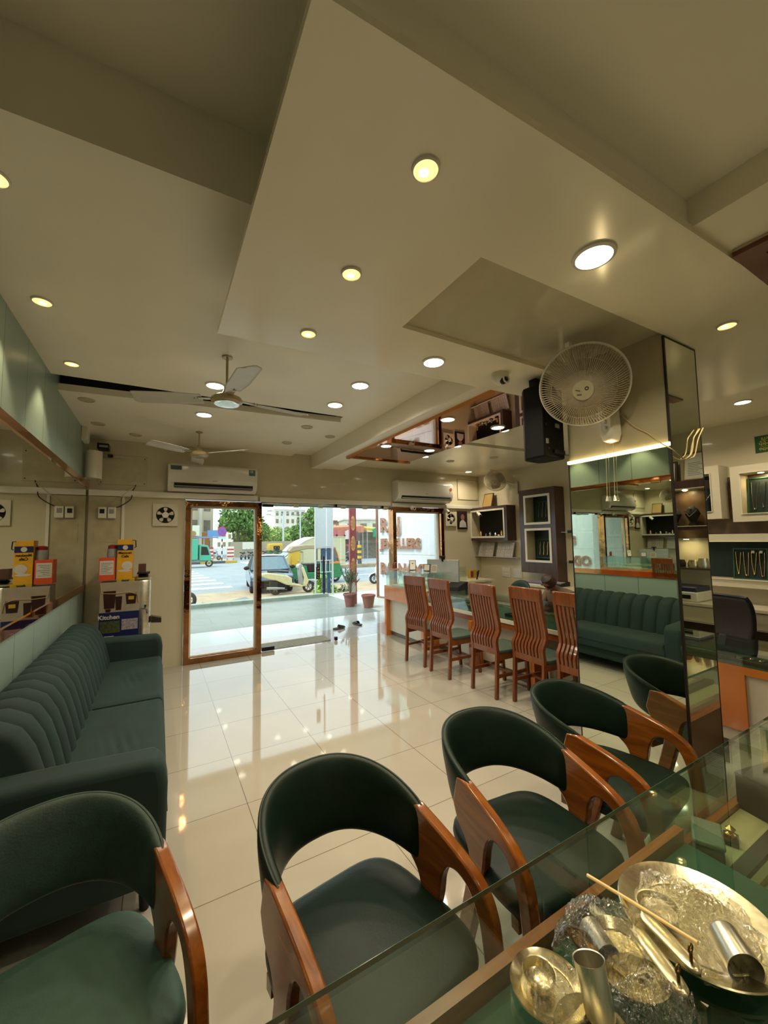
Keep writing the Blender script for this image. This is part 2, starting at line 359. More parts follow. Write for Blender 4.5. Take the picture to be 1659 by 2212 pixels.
def cup_light(x, y, z, r, power, label):
    t = thing('spot_light', label, 'spotlight', (x, y, z), 0, 'small warm recessed spotlights')
    MB().lathe([(r, -.001), (r*1.0, -.009), (r*1.14, -.006), (r*1.16, 0), (r, 0), (r, -.001)], n=32).build('rim', WPLASG, t)
    MB().lathe([(r, -.006), (r, -.0055), (r*.97, -.0045), (r*.6, -.003), (.0001, -.0025)], n=32).build('reflector', WARMR, t)
    MB().lathe([(.0001, -.0065), (r*.40, -.0065)], (0, r*.25, 0), n=20).build('bulb', BULB, t)
    l = bpy.data.lights.new('spot_beam', 'SPOT'); l.energy = power*5; l.color = WARM; l.spot_size = radians(84); l.spot_blend = .5; l.shadow_soft_size = .03
    o = bpy.data.objects.new('spot_beam', l); COL.objects.link(o); o.location = (x, y, z-.015)
P = DOWNLIGHT_POWER
cup_light(.614, .813, ZC, .034, P*.8, 'warm recessed spotlight nearest the camera on the lowered ceiling panel')
cup_light(.615, 1.295, ZC, .034, P*.8, 'middle of three warm spotlights in the row on the lowered ceiling panel')
cup_light(.614, 1.788, ZC, .034, P*.8, 'warm spotlight at the far corner of the lowered ceiling panel')
cup_light(2.372, .769, ZC, .036, P*.8, 'warm spotlight over the narrow face of the mirrored pillar')
cup_light(-.52, 1.76, 2.77, .040, P*.8, 'warm spotlight by the sage wall cut by the left picture edge')
cup_light(-.553, 2.588, 2.77, .040, P*.8, 'warm spotlight grazing the sage wall, second from the left edge')
cup_light(-.555, 3.414, 2.77, .040, P*.8, 'warm spotlight by the sage wall just before the dark ceiling slot')
disc_light(1.345, .794, ZC, .066, P*1.5, 'largest looking white round light, above the pillar fan')
disc_light(1.346, 1.753, ZC, .06, P*1.5, 'white round light near the dome camera on the lowered panel')
disc_light(1.414, 2.833, 2.77, .07, P*1.5, 'white round light beyond the lowered panel, nearer of the pair')
disc_light(1.412, 3.359, 2.77, .07, P*1.5, 'white round light beyond the lowered panel, farther of the pair')
disc_light(.373, 3.373, 2.77, .07, P*1.5, 'white round light seen behind the blade of the near ceiling fan')
disc_light(.356, 4.078, 2.73, .07, P*1.5, 'white round light just above the far ceiling fan')
for (x, y, z, w) in ((2.231, 2.722, 2.57, 'near left'), (2.834, 2.706, 2.57, 'near right'), (2.235, 3.834, 2.57, 'far left'), (2.82, 3.80, 2.57, 'far right')):
    disc_light(x, y, z, .062, P, 'white round light at the %s of the rose mirror ceiling panel' % w)
disc_light(3.245, 3.02, 2.675, .062, P, 'white light on the cream ceiling right beside the rose mirror panel, nearest')
disc_light(3.242, 3.789, 2.665, .055, P, 'white light on the cream ceiling right beside the rose mirror panel, middle')
disc_light(3.249, 4.487, 2.665, .055, P, 'white light on the cream ceiling right beside the rose mirror panel, farthest')
disc_light(4.692, 5.198, 2.665, .055, P*1.2, 'white light in the far ceiling corner above the small wall fan')
disc_light(4.50, 1.393, 2.675, .06, P*1.2, 'white light seen to the right of the mirrored pillar')
disc_light(4.40, 2.29, 2.675, .06, P*1.2, 'white light hidden behind the mirrored pillar over the right counter')
disc_light(4.4, -.3, 2.675, .06, P, 'white light over the right counter behind the camera')
disc_light(.6, -.7, 2.63, .07, P*1.0, 'white light on the ceiling behind the camera')
for x, y, z, lb in ((-.557, 4.095, 2.73, 'nearest the dark slot by the sage wall'), (-.561, 4.876, 2.73, 'far left by the sage wall'), (1.369, 4.042, 2.73, 'right of the near fan at the panel corner'), (1.371, 4.812, 2.73, 'above the soft edge over the glass door'), (1.80, 4.45, 2.772, 'on the narrow strip beside the white beam'),
                    (4.2, 4.1, 2.665, 'on the cream ceiling before the small wall fan'), (3.8, 4.6, 2.665, 'on the cream ceiling over the right air conditioner'), (-.25, 5.2, 2.73, 'in the far left corner')):
    disc_light(x, y, z, .055, 0, 'unlit round ceiling light '+lb, False)
# ------------------------------------------------------------------ ceiling fans
def ceiling_fan(loc, top, angs, R, label, hubc, rod=True):
    t = thing('ceiling_fan', label, 'ceiling fan', loc, 0, 'ceiling fans over the sofa aisle'); h = top-loc[2]
    HM = mat('fan_hub_ivory', hubc, .22, .0, var=.05, coat=.5)
    MB().cyl((0, 0, .05), (0, 0, h-.004), .0085, n=12).build('down_rod', HM, t)
    MB().lathe([(.0001, h-.001), (.035, h-.001), (.035, h-.008), (.012, h-.012), (.0001, h-.012)], n=24).build('ceiling_plate', HM, t)
    MB().lathe([(.0001, .10), (.012, .10), (.022, .06), (.034, .03), (.04, .018), (.0001, .015)], n=28).build('lower_cup', HM, t)
    MB().lathe([(.0001, .024), (.07, .020), (.096, .006), (.104, -.008), (.10, -.024), (.086, -.034), (.066, -.036), (.064, -.030), (.05, -.030), (.0001, -.034)], n=44).build('motor_housing', HM, t)
    MB().lathe([(.045, -.0335), (.066, -.038), (.080, -.038), (.082, -.036)], n=44).build('chrome_ring', CHROME, t)
    for a in angs:
        a = radians(a); d = Vector((cos(a), sin(a), 0)); s = Vector((-sin(a), cos(a), 0))
        b_ = MB().bar(d*.08+Vector((0, 0, .0)), d*.19+Vector((0, 0, .0)), .035, .004).build('blade_arm', HM, t)
        mb = MB()
        def f(u, v):
            r = .16+(R-.16)*u; w = (.050+.022*min(1, u*3))*(1 if u < .93 else sqrt(max(.05, 1-((u-.93)/.07)**2*.8)))
            q = (v-.5)*2; return tuple(d*r+s*(w*q)+Vector((0, 0, .004+.014*q-.006*q*q)))
        mb.surf(f, 30, 9); o = mb.build('fan_blade', FANW, t); so = o.modifiers.new('thickness', 'SOLIDIFY'); so.thickness = .0025
        for k2 in (.19, .21): MB().cyl(tuple(d*k2+Vector((0, 0, .012))), tuple(d*k2+Vector((0, 0, -.004))), .004, n=8).build('rivet', GREYP, t)
    return t
ceiling_fan((.385, 2.809, 2.474), 2.77, (-86, 9, 158), .60, 'ivory ceiling fan near the lowered panel with a broad blade pointing at the camera', '#a8966a')
ceiling_fan((.371, 4.764, 2.485), 2.73, (-44, 88, 217), .60, 'ivory ceiling fan farther away in front of the left air conditioner', '#a59a80')
# ================================================================== shop front
def frame_window(name, x0, x1, label):
    t = thing(name, None, None, ((x0+x1)/2, FY, 0)); w = (x1-x0)/2; t['kind'] = 'structure'
    mb = MB(); f = .062
    mb.box(-w, -w+f, -.05, .10, 0, 2.03); mb.box(w-f, w, -.05, .10, 0, 2.03); mb.box(-w+f, w-f, -.05, .10, 1.965, 2.03); mb.box(-w+f, w-f, -.05, .10, 0, .07)
    mb.build('window_frame', COPPERW, t, smooth=0)
    mb = MB(); g = .022; a = w-f
    mb.box(-a, -a+g, .02, .06, .07, 1.965); mb.box(a-g, a, .02, .06, .07, 1.965); mb.box(-a+g, a-g, .02, .06, 1.943, 1.965); mb.box(-a+g, a-g, .02, .06, .07, .085)
    mb.build('inner_frame', TRIMW, t, smooth=0)
    MB().box(-a+g, a-g, .036, .042, .085, 1.943).build('window_pane', GLASS, t, smooth=0)
    return t
frame_window('window_1', .287, 1.225, 'left')
w2 = frame_window('window_2', 3.325, 4.375, 'right')
t = thing('door_1', None, None, (1.23, FY, 0)); t['kind'] = 'structure'
MB().box(.012, .965, .03, .04, .02, 2.035).build('door_pane', GLASS, t, smooth=0)
mb = MB(); mb.box(.02, .17, .015, .055, 1.985, 2.02); mb.build('top_hinge', BLACK, t, bevel=.003)
mb = MB(); mb.box(.02, .19, .01, .06, .008, .06); mb.build('floor_hinge', BLACK, t, bevel=.004)
h = MB().box(.80, .855, .012, .028, .93, 1.115).build('pull_plate', BLACK, t, bevel=.003)
text_mesh('P\nU\nL\nL', .042, WPLAS, h, facing((.8275, .0105, 1.022), (1, 0, 0), (0, 0, 1)), 'lettering', .0008, bold=.0006)
mb = MB(); mb.cyl((.90, -.03, .72), (.90, -.03, 1.27), .010); mb.cyl((.90, -.03, .78), (.90, .03, .78), .007); mb.cyl((.90, -.03, 1.20), (.90, .03, 1.20), .007)
mb.build('door_handle', mat('bronze_handle', '#3a2418', .3, .7), t)
t = thing('window_3', None, None, (2.2, FY, 0)); t['kind'] = 'structure'
MB().box(.006, 1.125, .03, .04, .008, 2.035).build('window_pane', GLASS, t, smooth=0)
for x, z in ((.13, 2.01), (.95, 2.01), (.12, .012), (1.08, .03)):
    MB().box(x, x+.04, .012, .058, z-.005, z+.045).build('glass_clamp', BLACK, t, bevel=.003)
MB().box(1.23-2.2, 1.13, .022, .052, 2.03, 2.05).build('top_rail', CHROME, t)

# ------------------------------------------------------------------ air conditioners
def ac(x0, x1, z0, z1, label, sticker):
    w = x1-x0; h = z1-z0; t = thing('air_conditioner', label, 'air conditioner', (x0, FY, z0))
    prof = [(0, 0), (0, h), (-.17, h), (-.205, h-.03), (-.21, h*.34), (-.18, h*.12), (-.10, 0)]
    MB().prism(prof, lambda a, b: (.0, a, b), lambda a, b: (w, a, b)).build('body', WPLASG, t, bevel=.008)
    MB().box(.07, w-.06, -.2095, -.165, h*.115, h*.27).build('air_outlet', BLACKM, t)
    MB().prism([(-.170, h*.08), (-.2105, h*.14), (-.2135, h*.17), (-.175, h*.11)], lambda a, b: (.075, a, b), lambda a, b: (w-.065, a, b)).build('louver', GREYP if sticker == 1 else WPLAS, t, smooth=0)
    if sticker == 1:
        MB().box(.03, .15, -.2115, -.2085, h-.085, h-.035).build('sticker', mat('sticker_teal', '#37464a', .4), t)
        s = MB().box(w-.11, w-.03, -.2115, -.2085, h-.105, h-.03).build('sticker', mat('sticker_teal2', '#2f6166', .4), t)
        text_mesh('10', .045, WPLAS, s, facing((w-.078, -.2118, h-.055), (1, 0, 0), (0, 0, 1)), extrude=.0004, bold=.0008)
    else:
        MB().lathe([(.0001, 0), (.028, .001), (.028, .003)], c=(w-.05, -.209, h-.11), n=20, M=Matrix.Rotation(pi/2, 4, 'X')).build('energy_label', mat('label_red', '#a8552e', .5), t)
        MB().box(w-.073, w-.027, -.2115, -.2085, h-.19, h-.145).build('sticker', mat('label_cream', '#c8b884', .5), t)
    MB().box(w*.5-.03, w*.5+.03, -.2115, -.209, h*.38, h*.38+.008).build('badge', GREYP, t)
    return t
ac(.08, 1.13, 2.14, 2.475, 'long white air conditioner with dark stickers in its top corners, above the left window', 1)
ac(3.34, 4.47, 2.12, 2.46, 'white air conditioner with a round red energy label, above the right window', 2)

# ------------------------------------------------------------------ exhaust fans
def exhaust(x, z, s, label):
    t = thing('exhaust_fan', label, 'exhaust fan', (x, FY, z)); r = s*.37
    mb = MB(); n = 48
    o = []; 
    # square plate with round hole
    vs = []; fs = []
    for i in range(n):
        a = 2*pi*i/n; c, d = cos(a), sin(a); q = s/2/max(abs(c), abs(d))
        for (rr, y) in ((r, -.03), (q, -.03), (q, 0), (r, 0)): vs.append((c*rr, y, d*rr))
    for i in range(n):
        j = (i+1) % n
        for k2 in range(4): fs.append((i*4+k2, j*4+k2, j*4+(k2+1) % 4, i*4+(k2+1) % 4))
    mb.add(vs, fs); mb.build('housing', mat('exhaust_cream', '#c9c2a8', .35), t, smooth=30)
    MB().lathe([(.0001, 0), (r, 0), (r, .002)], c=(0, -.002, 0), n=32, M=Matrix.Rotation(pi/2, 4, 'X')).build('opening', BLACKM, t)
    MB().lathe([(.0001, 0), (r*.34, 0), (r*.36, -.01), (r*.36, -.018)], c=(0, -.03, 0), n=24, M=Matrix.Rotation(-pi/2, 4, 'X')).build('hub', WPLAS, t)
    for i in range(5):
        a = 2*pi*i/5+.3
        def f(u, v, a=a):
            rr = r*(.3+.62*u); w = .40+.25*u; b = a+(v-.5)*w*(1 if u < .8 else 1-.9*(u-.8)/.2*.5)
            return (cos(b)*rr, -.018-.012*(v-.5)*2, sin(b)*rr)
        MB().surf(f, 7, 7).build('fan_blade', WPLAS, t)
    mb = MB()
    mb.box(-s*.2, s*.2, -.034, -.03, -s*.47, -s*.43); mb.build('grip', WPLAS, t)
exhaust(.067, 1.845, .27, 'square cream exhaust fan on the front wall, left of the copper framed window')
exhaust(4.56, 1.85, .255, 'square cream exhaust fan beside the portrait, right of the right window')
t = thing('framed_portrait', 'dark framed portrait of a person in white hanging beside the right exhaust fan', 'picture', (4.83, FY, 1.83))
MB().box(-.115, .115, -.02, 0, -.165, .165).build('frame', mat('dark_red_frame', '#2a100e', .4), t, bevel=.003)
MB().box(-.09, .09, -.023, -.018, -.14, .14).build('backdrop', mat('portrait_bg', '#1f1616', .6), t)
mb = MB(); mb.prism([(cos(a)*.045, .055+sin(a)*.055) for a in [2*pi*i/20 for i in range(20)]], lambda a, b: (a, -.023, b), lambda a, b: (a, -.0245, b)); mb.build('face', mat('portrait_skin', '#8d5a48', .6), t, smooth=0)
MB().prism([(-.08, -.13), (-.07, -.04), (-.03, 0), (.03, 0), (.075, -.05), (.085, -.13)], lambda a, b: (a, -.023, b), lambda a, b: (a, -.0242, b)).build('robe', mat('portrait_white', '#b9b4aa', .6), t, smooth=0)
# cameras near the header
def dome(loc, label, s=1.0):
    t = thing('security_camera', label, 'security camera', loc)
    MB().lathe([(.0001, 0), (.06*s, 0), (.058*s, -.03*s), (.045*s, -.055*s), (.02*s, -.075*s), (.0001, -.08*s)], n=24).build('housing', WPLAS, t)
    MB().ball((.0, -.028*s, -.052*s), .03*s, 8).build('lens', BLACK, t)
    MB().lathe([(.02*s, .0), (.031*s, .001), (.032*s, .006), (.02*s, .006)], (0, -.05*s, -.052*s), 16, Matrix.Rotation(pi/2, 4, 'X')).build('lens_ring', WPLAS, t)
dome((1.816, 1.70, ZC), 'white dome camera on the ceiling left of the black loudspeaker', .9)
dome((3.70, FY-.08, 2.055), 'small white dome camera at the top of the right window', .9)
def bullet(loc, label, d):
    t = thing('security_camera', label, 'security camera', loc); d = Vector(d).normalized()
    MB().cyl((0, 0, 0), (0, 0, -.05), .02).build('mount', WPLAS, t)
    MB().tube([Vector((0, 0, -.06))-d*.05, Vector((0, 0, -.06))+d*.06], [.027, .03], 16).build('housing', WPLAS, t)
    MB().tube([Vector((0, 0, -.06))+d*.058, Vector((0, 0, -.06))+d*.066], [.024, .024], 16).build('lens', BLACK, t)
bullet((4.42, FY-.08, 2.055), 'white bullet camera under the header beside the right exhaust fan', (.2, -.7, -.7))
bullet((5.0, 5.3, 1.99), 'white bullet camera inside the open display box by the corner', (-.2, -.8, -.6))

# ------------------------------------------------------------------ left corner: boxes, junctions, cables
t = thing('stereo_speaker', 'small curved white wall speaker in the top left corner by the sage wall', 'speaker', (LX+.09, 5.25, 2.36), radians(-20))
MB().surf(lambda u, v: (.075*sin((u-.5)*pi)*1.0, -.09*cos((u-.5)*pi), -.15+.30*v), 14, 2).build('grille', WPLAS, t)
MB().box(-.075, .075, 0, .02, -.15, .15).build('back', WPLAS, t); MB().box(-.02, .02, .02, .07, -.03, .03).build('bracket', BLACK, t)
t = thing('junction_box', 'cream plastic junction box high on the sage wall near the corner', 'junction box', (LX+.001, 5.12, 2.66))
MB().box(0, .05, -.09, .09, -.08, .08).build('body', WPLAS, t, bevel=.006)
MB().box(.05, .055, -.07, .07, -.06, .06).build('lid', WPLAS, t, bevel=.002)
t = thing('network_switch', 'small black network box with cables stuffed in the top left corner', 'network box', (LX+.15, 5.42, 2.60))
MB().box(-.05, .06, -.06, .08, -.03, .035).build('body', BLACK, t, bevel=.004); MB().box(-.03, .05, -.066, -.06, -.012, .012).build('port_strip', GREYP, t)
t = thing('wire_shelf', 'small glass ledge with loose wires under the ceiling in the left corner', 'shelf', (LX+.26, FY-.07, 2.49))
MB().box(-.13, .06, -.05, .07, 0, .008).build('ledge', GLASSG, t, smooth=0); MB().box(-.07, -.02, -.03, .03, .008, .045).build('adapter', BLACK, t, bevel=.004)
wire = mat('brown_cable', '#3b2f22', .5); wirew = mat('white_cable', '#c9bf9f', .5)
def cable(pts, r, m, label, cat='cable', group=None):
    # smooth the control points
    P = [Vector(p) for p in pts]; out = []
    for i in range(len(P)-1):
        a, b, c, d = P[max(i-1, 0)], P[i], P[i+1], P[min(i+2, len(P)-1)]
        for j in range(8):
            t = j/8; out.append(.5*((2*b)+(c-a)*t+(2*a-5*b+4*c-d)*t*t+(3*b-a-3*c+d)*t*t*t))
    out.append(P[-1])
    return quick('cable', MB().tube(out, r, 6), m, label, cat, group)
cable([(-.25, FY-.02, 2.20), (-.28, FY-.03, 2.12), (-.30, FY-.06, 2.02), (-.42, FY-.04, 1.93), (-.55, FY-.02, 1.90)], .006, wire, 'dark cable bowing from the access panel down to the wall sockets')
cable([(-.52, FY-.02, 1.9), (-.46, FY-.05, 1.98), (-.34, FY-.055, 2.10), (-.24, FY-.015, 2.20)], .004, wirew, 'thin pale cable rising from the wall sockets to the access panel')
cable([(LX+.10, 5.2, 2.52), (LX+.06, 5.3, 2.45), (LX+.05, 5.38, 2.3), (LX+.09, 5.40, 2.22)], .006, wirew, 'white cable looping beside the small corner speaker')
for x, lb, m in ((-.565, 'wall switch with a black toggle beside the mirror corner', BLACK), (-.475, 'wall socket with a grey toggle, right of the black switch', GREYP)):
    t = thing('wall_socket', lb, 'socket', (x, FY-.03, 1.86))
    MB().box(-.04, .04, -.045, 0, -.065, .065).build('plate', WPLAS, t, bevel=.005); MB().box(-.025, .02, -.05, -.045, -.01, .04).build('toggle', m, t, bevel=.002)
# vertical conduit
quick('cable_duct', MB().box(-.385, -.355, FY-.02, FY, .0, 2.06), CREAMW, 'thin vertical cable duct on the front wall behind the coffee boxes', 'duct', bevel=.003)
quick('corner_column', MB().box(LX+.02, -.40, FY-.03, FY, 0, 2.05), mat('corner_tan', '#b3a888', .15, coat=.3), 'glossy tan boxed column in the corner behind the stacked boxes', 'column')
# paper film sheet on the wall
quick('wall_sticker', MB().box(-.64, -.42, FY-.034, FY-.03, 1.52, 1.74), mat('film_tan', '#b5a882', .15), 'faded tan film sheet stuck under the wall sockets', 'sticker')

# ------------------------------------------------------------------ big stacked boxes on a stand behind the sofa
YB = 5.02
t = thing('metal_stand', 'dark metal stand behind the sofa that carries the stacked kitchen boxes', 'stand', (-.36, YB+.14, 0))
MB().box(-.2, .2, -.12, .12, .48, .50).build('top', BLACK, t)
for x in (-.18, .18):
    for y in (-.1, .1): MB().box(x-.012, x+.012, y-.012, y+.012, 0, .48).build('leg', BLACK, t)
def carton(name, x0, x1, y0, d, z0, z1, m, label, cat='box', rz=0):
    t = thing(name, label, cat, ((x0+x1)/2, y0, z0), rz); w = (x1-x0)/2
    MB().box(-w, w, 0, d, 0, z1-z0).build('carton', m, t, bevel=.002); return t, w, z1-z0
NAVY = mat('print_navy', '#161d4a', .35); YEL = mat('print_yellow', '#c8921a', .4); ORG = mat('print_orange', '#c4481c', .4); WHT = mat('print_white', '#b9b2a6', .5); MAR = mat('print_maroon', '#2c0f0c', .35); TANP = mat('print_beige', '#8f8370', .5); INK = mat('print_ink', '#201a18', .5); DYEL = mat('print_dull_yellow', '#a98f1e', .4)
t, w, h = carton('blue_box', -.515, -.165, YB, .24, .50, .79, NAVY, 'dark blue kitchen appliance box at the bottom of the stack')
MB().box(-w+.01, w*.05, -.002, 0, .08, h-.09).build('food_photo', mat('print_food', '#3d4426', .4, var=.5, scale=40), t); MB().box(w*.12, w-.01, -.002, 0, .10, h-.08).build('product_photo', mat('print_product', '#8a8288', .4, var=.4, scale=50), t)
MB().box(-w+.05, -w+.13, -.002, 0, .01, .05).build('price_label', WHT, t)
text_mesh('Kitchen', .06, WHT, t, facing((-w*.52, -.003, h-.05), (1, 0, 0), (0, 0, 1)), bold=.0015, extrude=.0005)
t, w, h = carton('drinks_set_box', -.515, -.165, YB, .24, .79, 1.10, TANP, 'beige box printed with dark brown jugs, on the blue kitchen box')
for (x, z, a, b) in ((-.09, .13, .055, .09), (-.01, .09, .03, .07), (.10, .13, .05, .055), (-.10, .02, .025, .015)):
    MB().prism([(x-a*.8, z-b), (x+a*.8, z-b), (x+a, z+b), (x-a, z+b)], lambda p, q: (p, 0, q), lambda p, q: (p, -.002, q)).build('printed_jug', MAR, t, smooth=0)
MB().box(.075, .125, -.003, -.001, .12, .155).build('printed_tag', DYEL, t)
MB().tube([(-.17, -.003, .30), (-.16, -.003, .20), (-.05, -.003, .19), (.08, -.003, .20), (.155, -.003, .17), (.17, -.003, .08)], .004, 6).build('cord', mat('cord_beige', '#a98a58', .6), t)
t, w, h = carton('coffee_maker_box', -.375, -.235, YB+.01, .16, 1.13, 1.545, YEL, 'tall yellow coffee box with a navy band and a cup picture')
MB().box(-w, w, -.002, 0, h-.115, h-.055).build('navy_band', NAVY, t)
MB().prism([(cos(2*pi*i/20)*.024, h-.085+sin(2*pi*i/20)*.024) for i in range(20)], lambda p, q: (p, -.002, q), lambda p, q: (p, -.004, q)).build('round_badge', WHT, t, smooth=0)
text_mesh('Mexican\nCafe', .036, INK, t, facing((0, -.003, h-.16), (1, 0, 0), (0, 0, 1)), bold=.001, extrude=.0005)
MB().prism([(cos(2*pi*i/20)*.05+.02, .14+sin(2*pi*i/20)*.045) for i in range(20)], lambda p, q: (p, 0, q), lambda p, q: (p, -.002, q)).build('printed_cup', WHT, t, smooth=0)
MB().prism([(cos(2*pi*i/20)*.06+.0, .085+sin(2*pi*i/20)*.013) for i in range(20)], lambda p, q: (p, 0, q), lambda p, q: (p, -.002, q)).build('printed_saucer', WHT, t, smooth=0)
MB().tube([(w-.01, .0, h-.01), (w+.02, .02, h-.01), (w+.025, .02, h-.08), (w+.01, .02, h-.09)], .005, 6).build('carry_string', BLACK, t)
t, w, h = carton('decor_box', -.375, -.215, YB+.005, .2, 1.10, 1.13, DYEL, 'flat dull yellow box with black lettering under the coffee box')
text_mesh('decor', .03, INK, t, facing((0, -.003, .014), (1, 0, 0), (0, 0, 1)), bold=.001, extrude=.0005)
t, w, h = carton('orange_box', -.53, -.39, YB, .17, 1.12, 1.355, ORG, 'orange box with a white text panel, left of the coffee box')
MB().box(-w+.008, w-.012, -.002, 0, .06, h-.03).build('text_panel', WHT, t)
for i in range(7): MB().box(-w+.018, w-.022-.02*(i % 3), -.0028, -.002, h-.055-.017*i, h-.052-.017*i).build('text_line', INK, t, smooth=0)
t = thing('juice_jar', 'clear jar with a red lid standing behind the orange box', 'jar', (-.42, YB+.1, 1.355))
MB().lathe([(.0001, 0), (.05, 0), (.055, .03), (.05, .09), (.04, .1)], n=24).build('jar', GREYP, t); MB().lathe([(.046, .095), (.046, .125), (.03, .135), (.0001, .137)], n=24).build('lid', mat('red_plastic', '#8a1412', .35), t)
t = thing('steel_dispenser', 'steel water dispenser with a tap, right of the stacked boxes', 'dispenser', (-.145, YB+.14, .50))
MB().lathe([(.0001, 0), (.085, 0), (.088, .02), (.088, .58), (.08, .6), (.0001, .61)], n=32).build('tank', STEEL, t)
MB().lathe([(.0001, .61), (.09, .612), (.09, .63), (.05, .66), (.0001, .67)], n=32).build('lid', STEEL, t)
mb = MB(); mb.tube([(.0, -.085, .3), (.03, -.13, .3), (.05, -.14, .29), (.055, -.14, .25)], .009, 8); mb.box(.025, .045, -.15, -.11, .31, .345); mb.build('tap', CHROME, t)
MB().box(-.05, .07, -.12, .1, .67, .685).build('tray', BLACK, t, bevel=.003); MB().box(-.04, .03, -.05, .05, .685, .775).build('small_carton', mat('carton_brown', '#4d2c1a', .5), t)
MB().prism([(.09, .20), (.19, .17), (.19, .12), (.09, .13)], lambda a, b: (a, -.05, b), lambda a, b: (a, .05, b)).build('drip_ledge', mat('dark_steel', '#4e4b44', .3, .8), t)
# ================================================================== sofa
t = thing('sofa', 'long teal velvet sofa with ribbed back along the sage green wall', 'sofa', (-.72, 1.93, 0))
L = 2.69
def rib(u, v):
    y = .16+(L-.32)*u; ph = (y-.16)/.1395; b = abs(sin(ph*pi))**.45*.030
    prof = [(.34, .36), (.33, .45), (.305, .56), (.275, .66), (.235, .735), (.17, .775), (.10, .775), (.05, .74), (.03, .60), (.03, .3)]
    s = v*(len(prof)-1); i = min(int(s), len(prof)-2); f = s-i
    x = prof[i][0]*(1-f)+prof[i+1][0]*f; z = prof[i][1]*(1-f)+prof[i+1][1]*f
    nx, nz = (prof[i+1][1]-prof[i][1]), -(prof[i+1][0]-prof[i][0]); l = sqrt(nx*nx+nz*nz); k2 = 1 if v < .72 else max(0, 1-(v-.72)*6)
    return (x+nx/l*b*k2, y, z+nz/l*b*k2)
mb = MB().surf(rib, 17*10+1, 28)
for u in (0, 1): mb.add([rib(u, j/27) for j in range(28)]+[(.03, rib(u, 0)[1], .30), (.34, rib(u, 0)[1], .30)], [tuple(range(30))])
mb.build('backrest', VELVET, t, smooth=50)
MB().box(.02, .74, .10, L-.10, .12, .34).build('base', VELVET, t, bevel=.02)
for y0, y1 in ((.15, 1.345), (1.345, L-.15)):
    def seat(u, v, y0=y0, y1=y1):
        a = 2*pi*u; c, s = cos(a), sin(a); n = 7
        x = .55+.235*math.copysign(abs(c)**(2/n), c)*(1 if v < 2 else 1); y = (y0+y1)/2+(y1-y0)/2*math.copysign(abs(s)**(2/n), s)
        return (x, y)
    mb = MB(); cx, cy = .54, (y0+y1)/2; hx, hy = .24, (y1-y0)/2
    def cush(u, v):
        th = 2*pi*u; ph = pi*(v-.5); n = .18
        sg = lambda q, e: math.copysign(abs(q)**e, q)
        return (cx+hx*sg(cos(ph), n)*sg(cos(th), n), cy+hy*sg(cos(ph), n)*sg(sin(th), n), .355+.08*sg(sin(ph), .45)+.008*(1-((u*4) % 1)))
    def cush2(u, v):
        # top sheet with soft sagging wrinkles
        x = cx-hx+2*hx*u; y = y0+(y1-y0)*v; e = min(u/.06, 1, (1-u)/.08)*1.0; f = min(v/.03, (1-v)/.03, 1)
        ed = sqrt(max(0, 1-(1-max(0, min(1, e)))**2))*sqrt(max(0, 1-(1-max(0, min(1, f)))**2))
        r = math.exp(-((u-.55)**2/.03+(v-.45)**2/.02))
        return (x, y, .315+.11*ed+.006*r*sin(60*u+25*v)*ed-.01*r)
    mb.surf(cush2, 34, 60); mb.box(cx-hx+.005, cx+hx-.004, y0+.006, y1-.006, .24, .316); mb.build('seat_cushion', VELVET, t, smooth=50)
for y0, y1 in ((0, .165), (L-.165, L)):
    prof = [(.02, .12), (.77, .12), (.775, .50), (.76, .585), (.72, .61), (.40, .625), (.20, .63), (.02, .63)]
    MB().prism(prof, lambda a, b: (a, y0, b), lambda a, b: (a, y1, b)).build('armrest', VELVET, t, bevel=.035, segs=4)
for x in (.08, .70):
    for y in (.08, L-.08): MB().cyl((x, y, 0), (x, y, .12), .018, .025, 12).build('leg', BLACK, t)

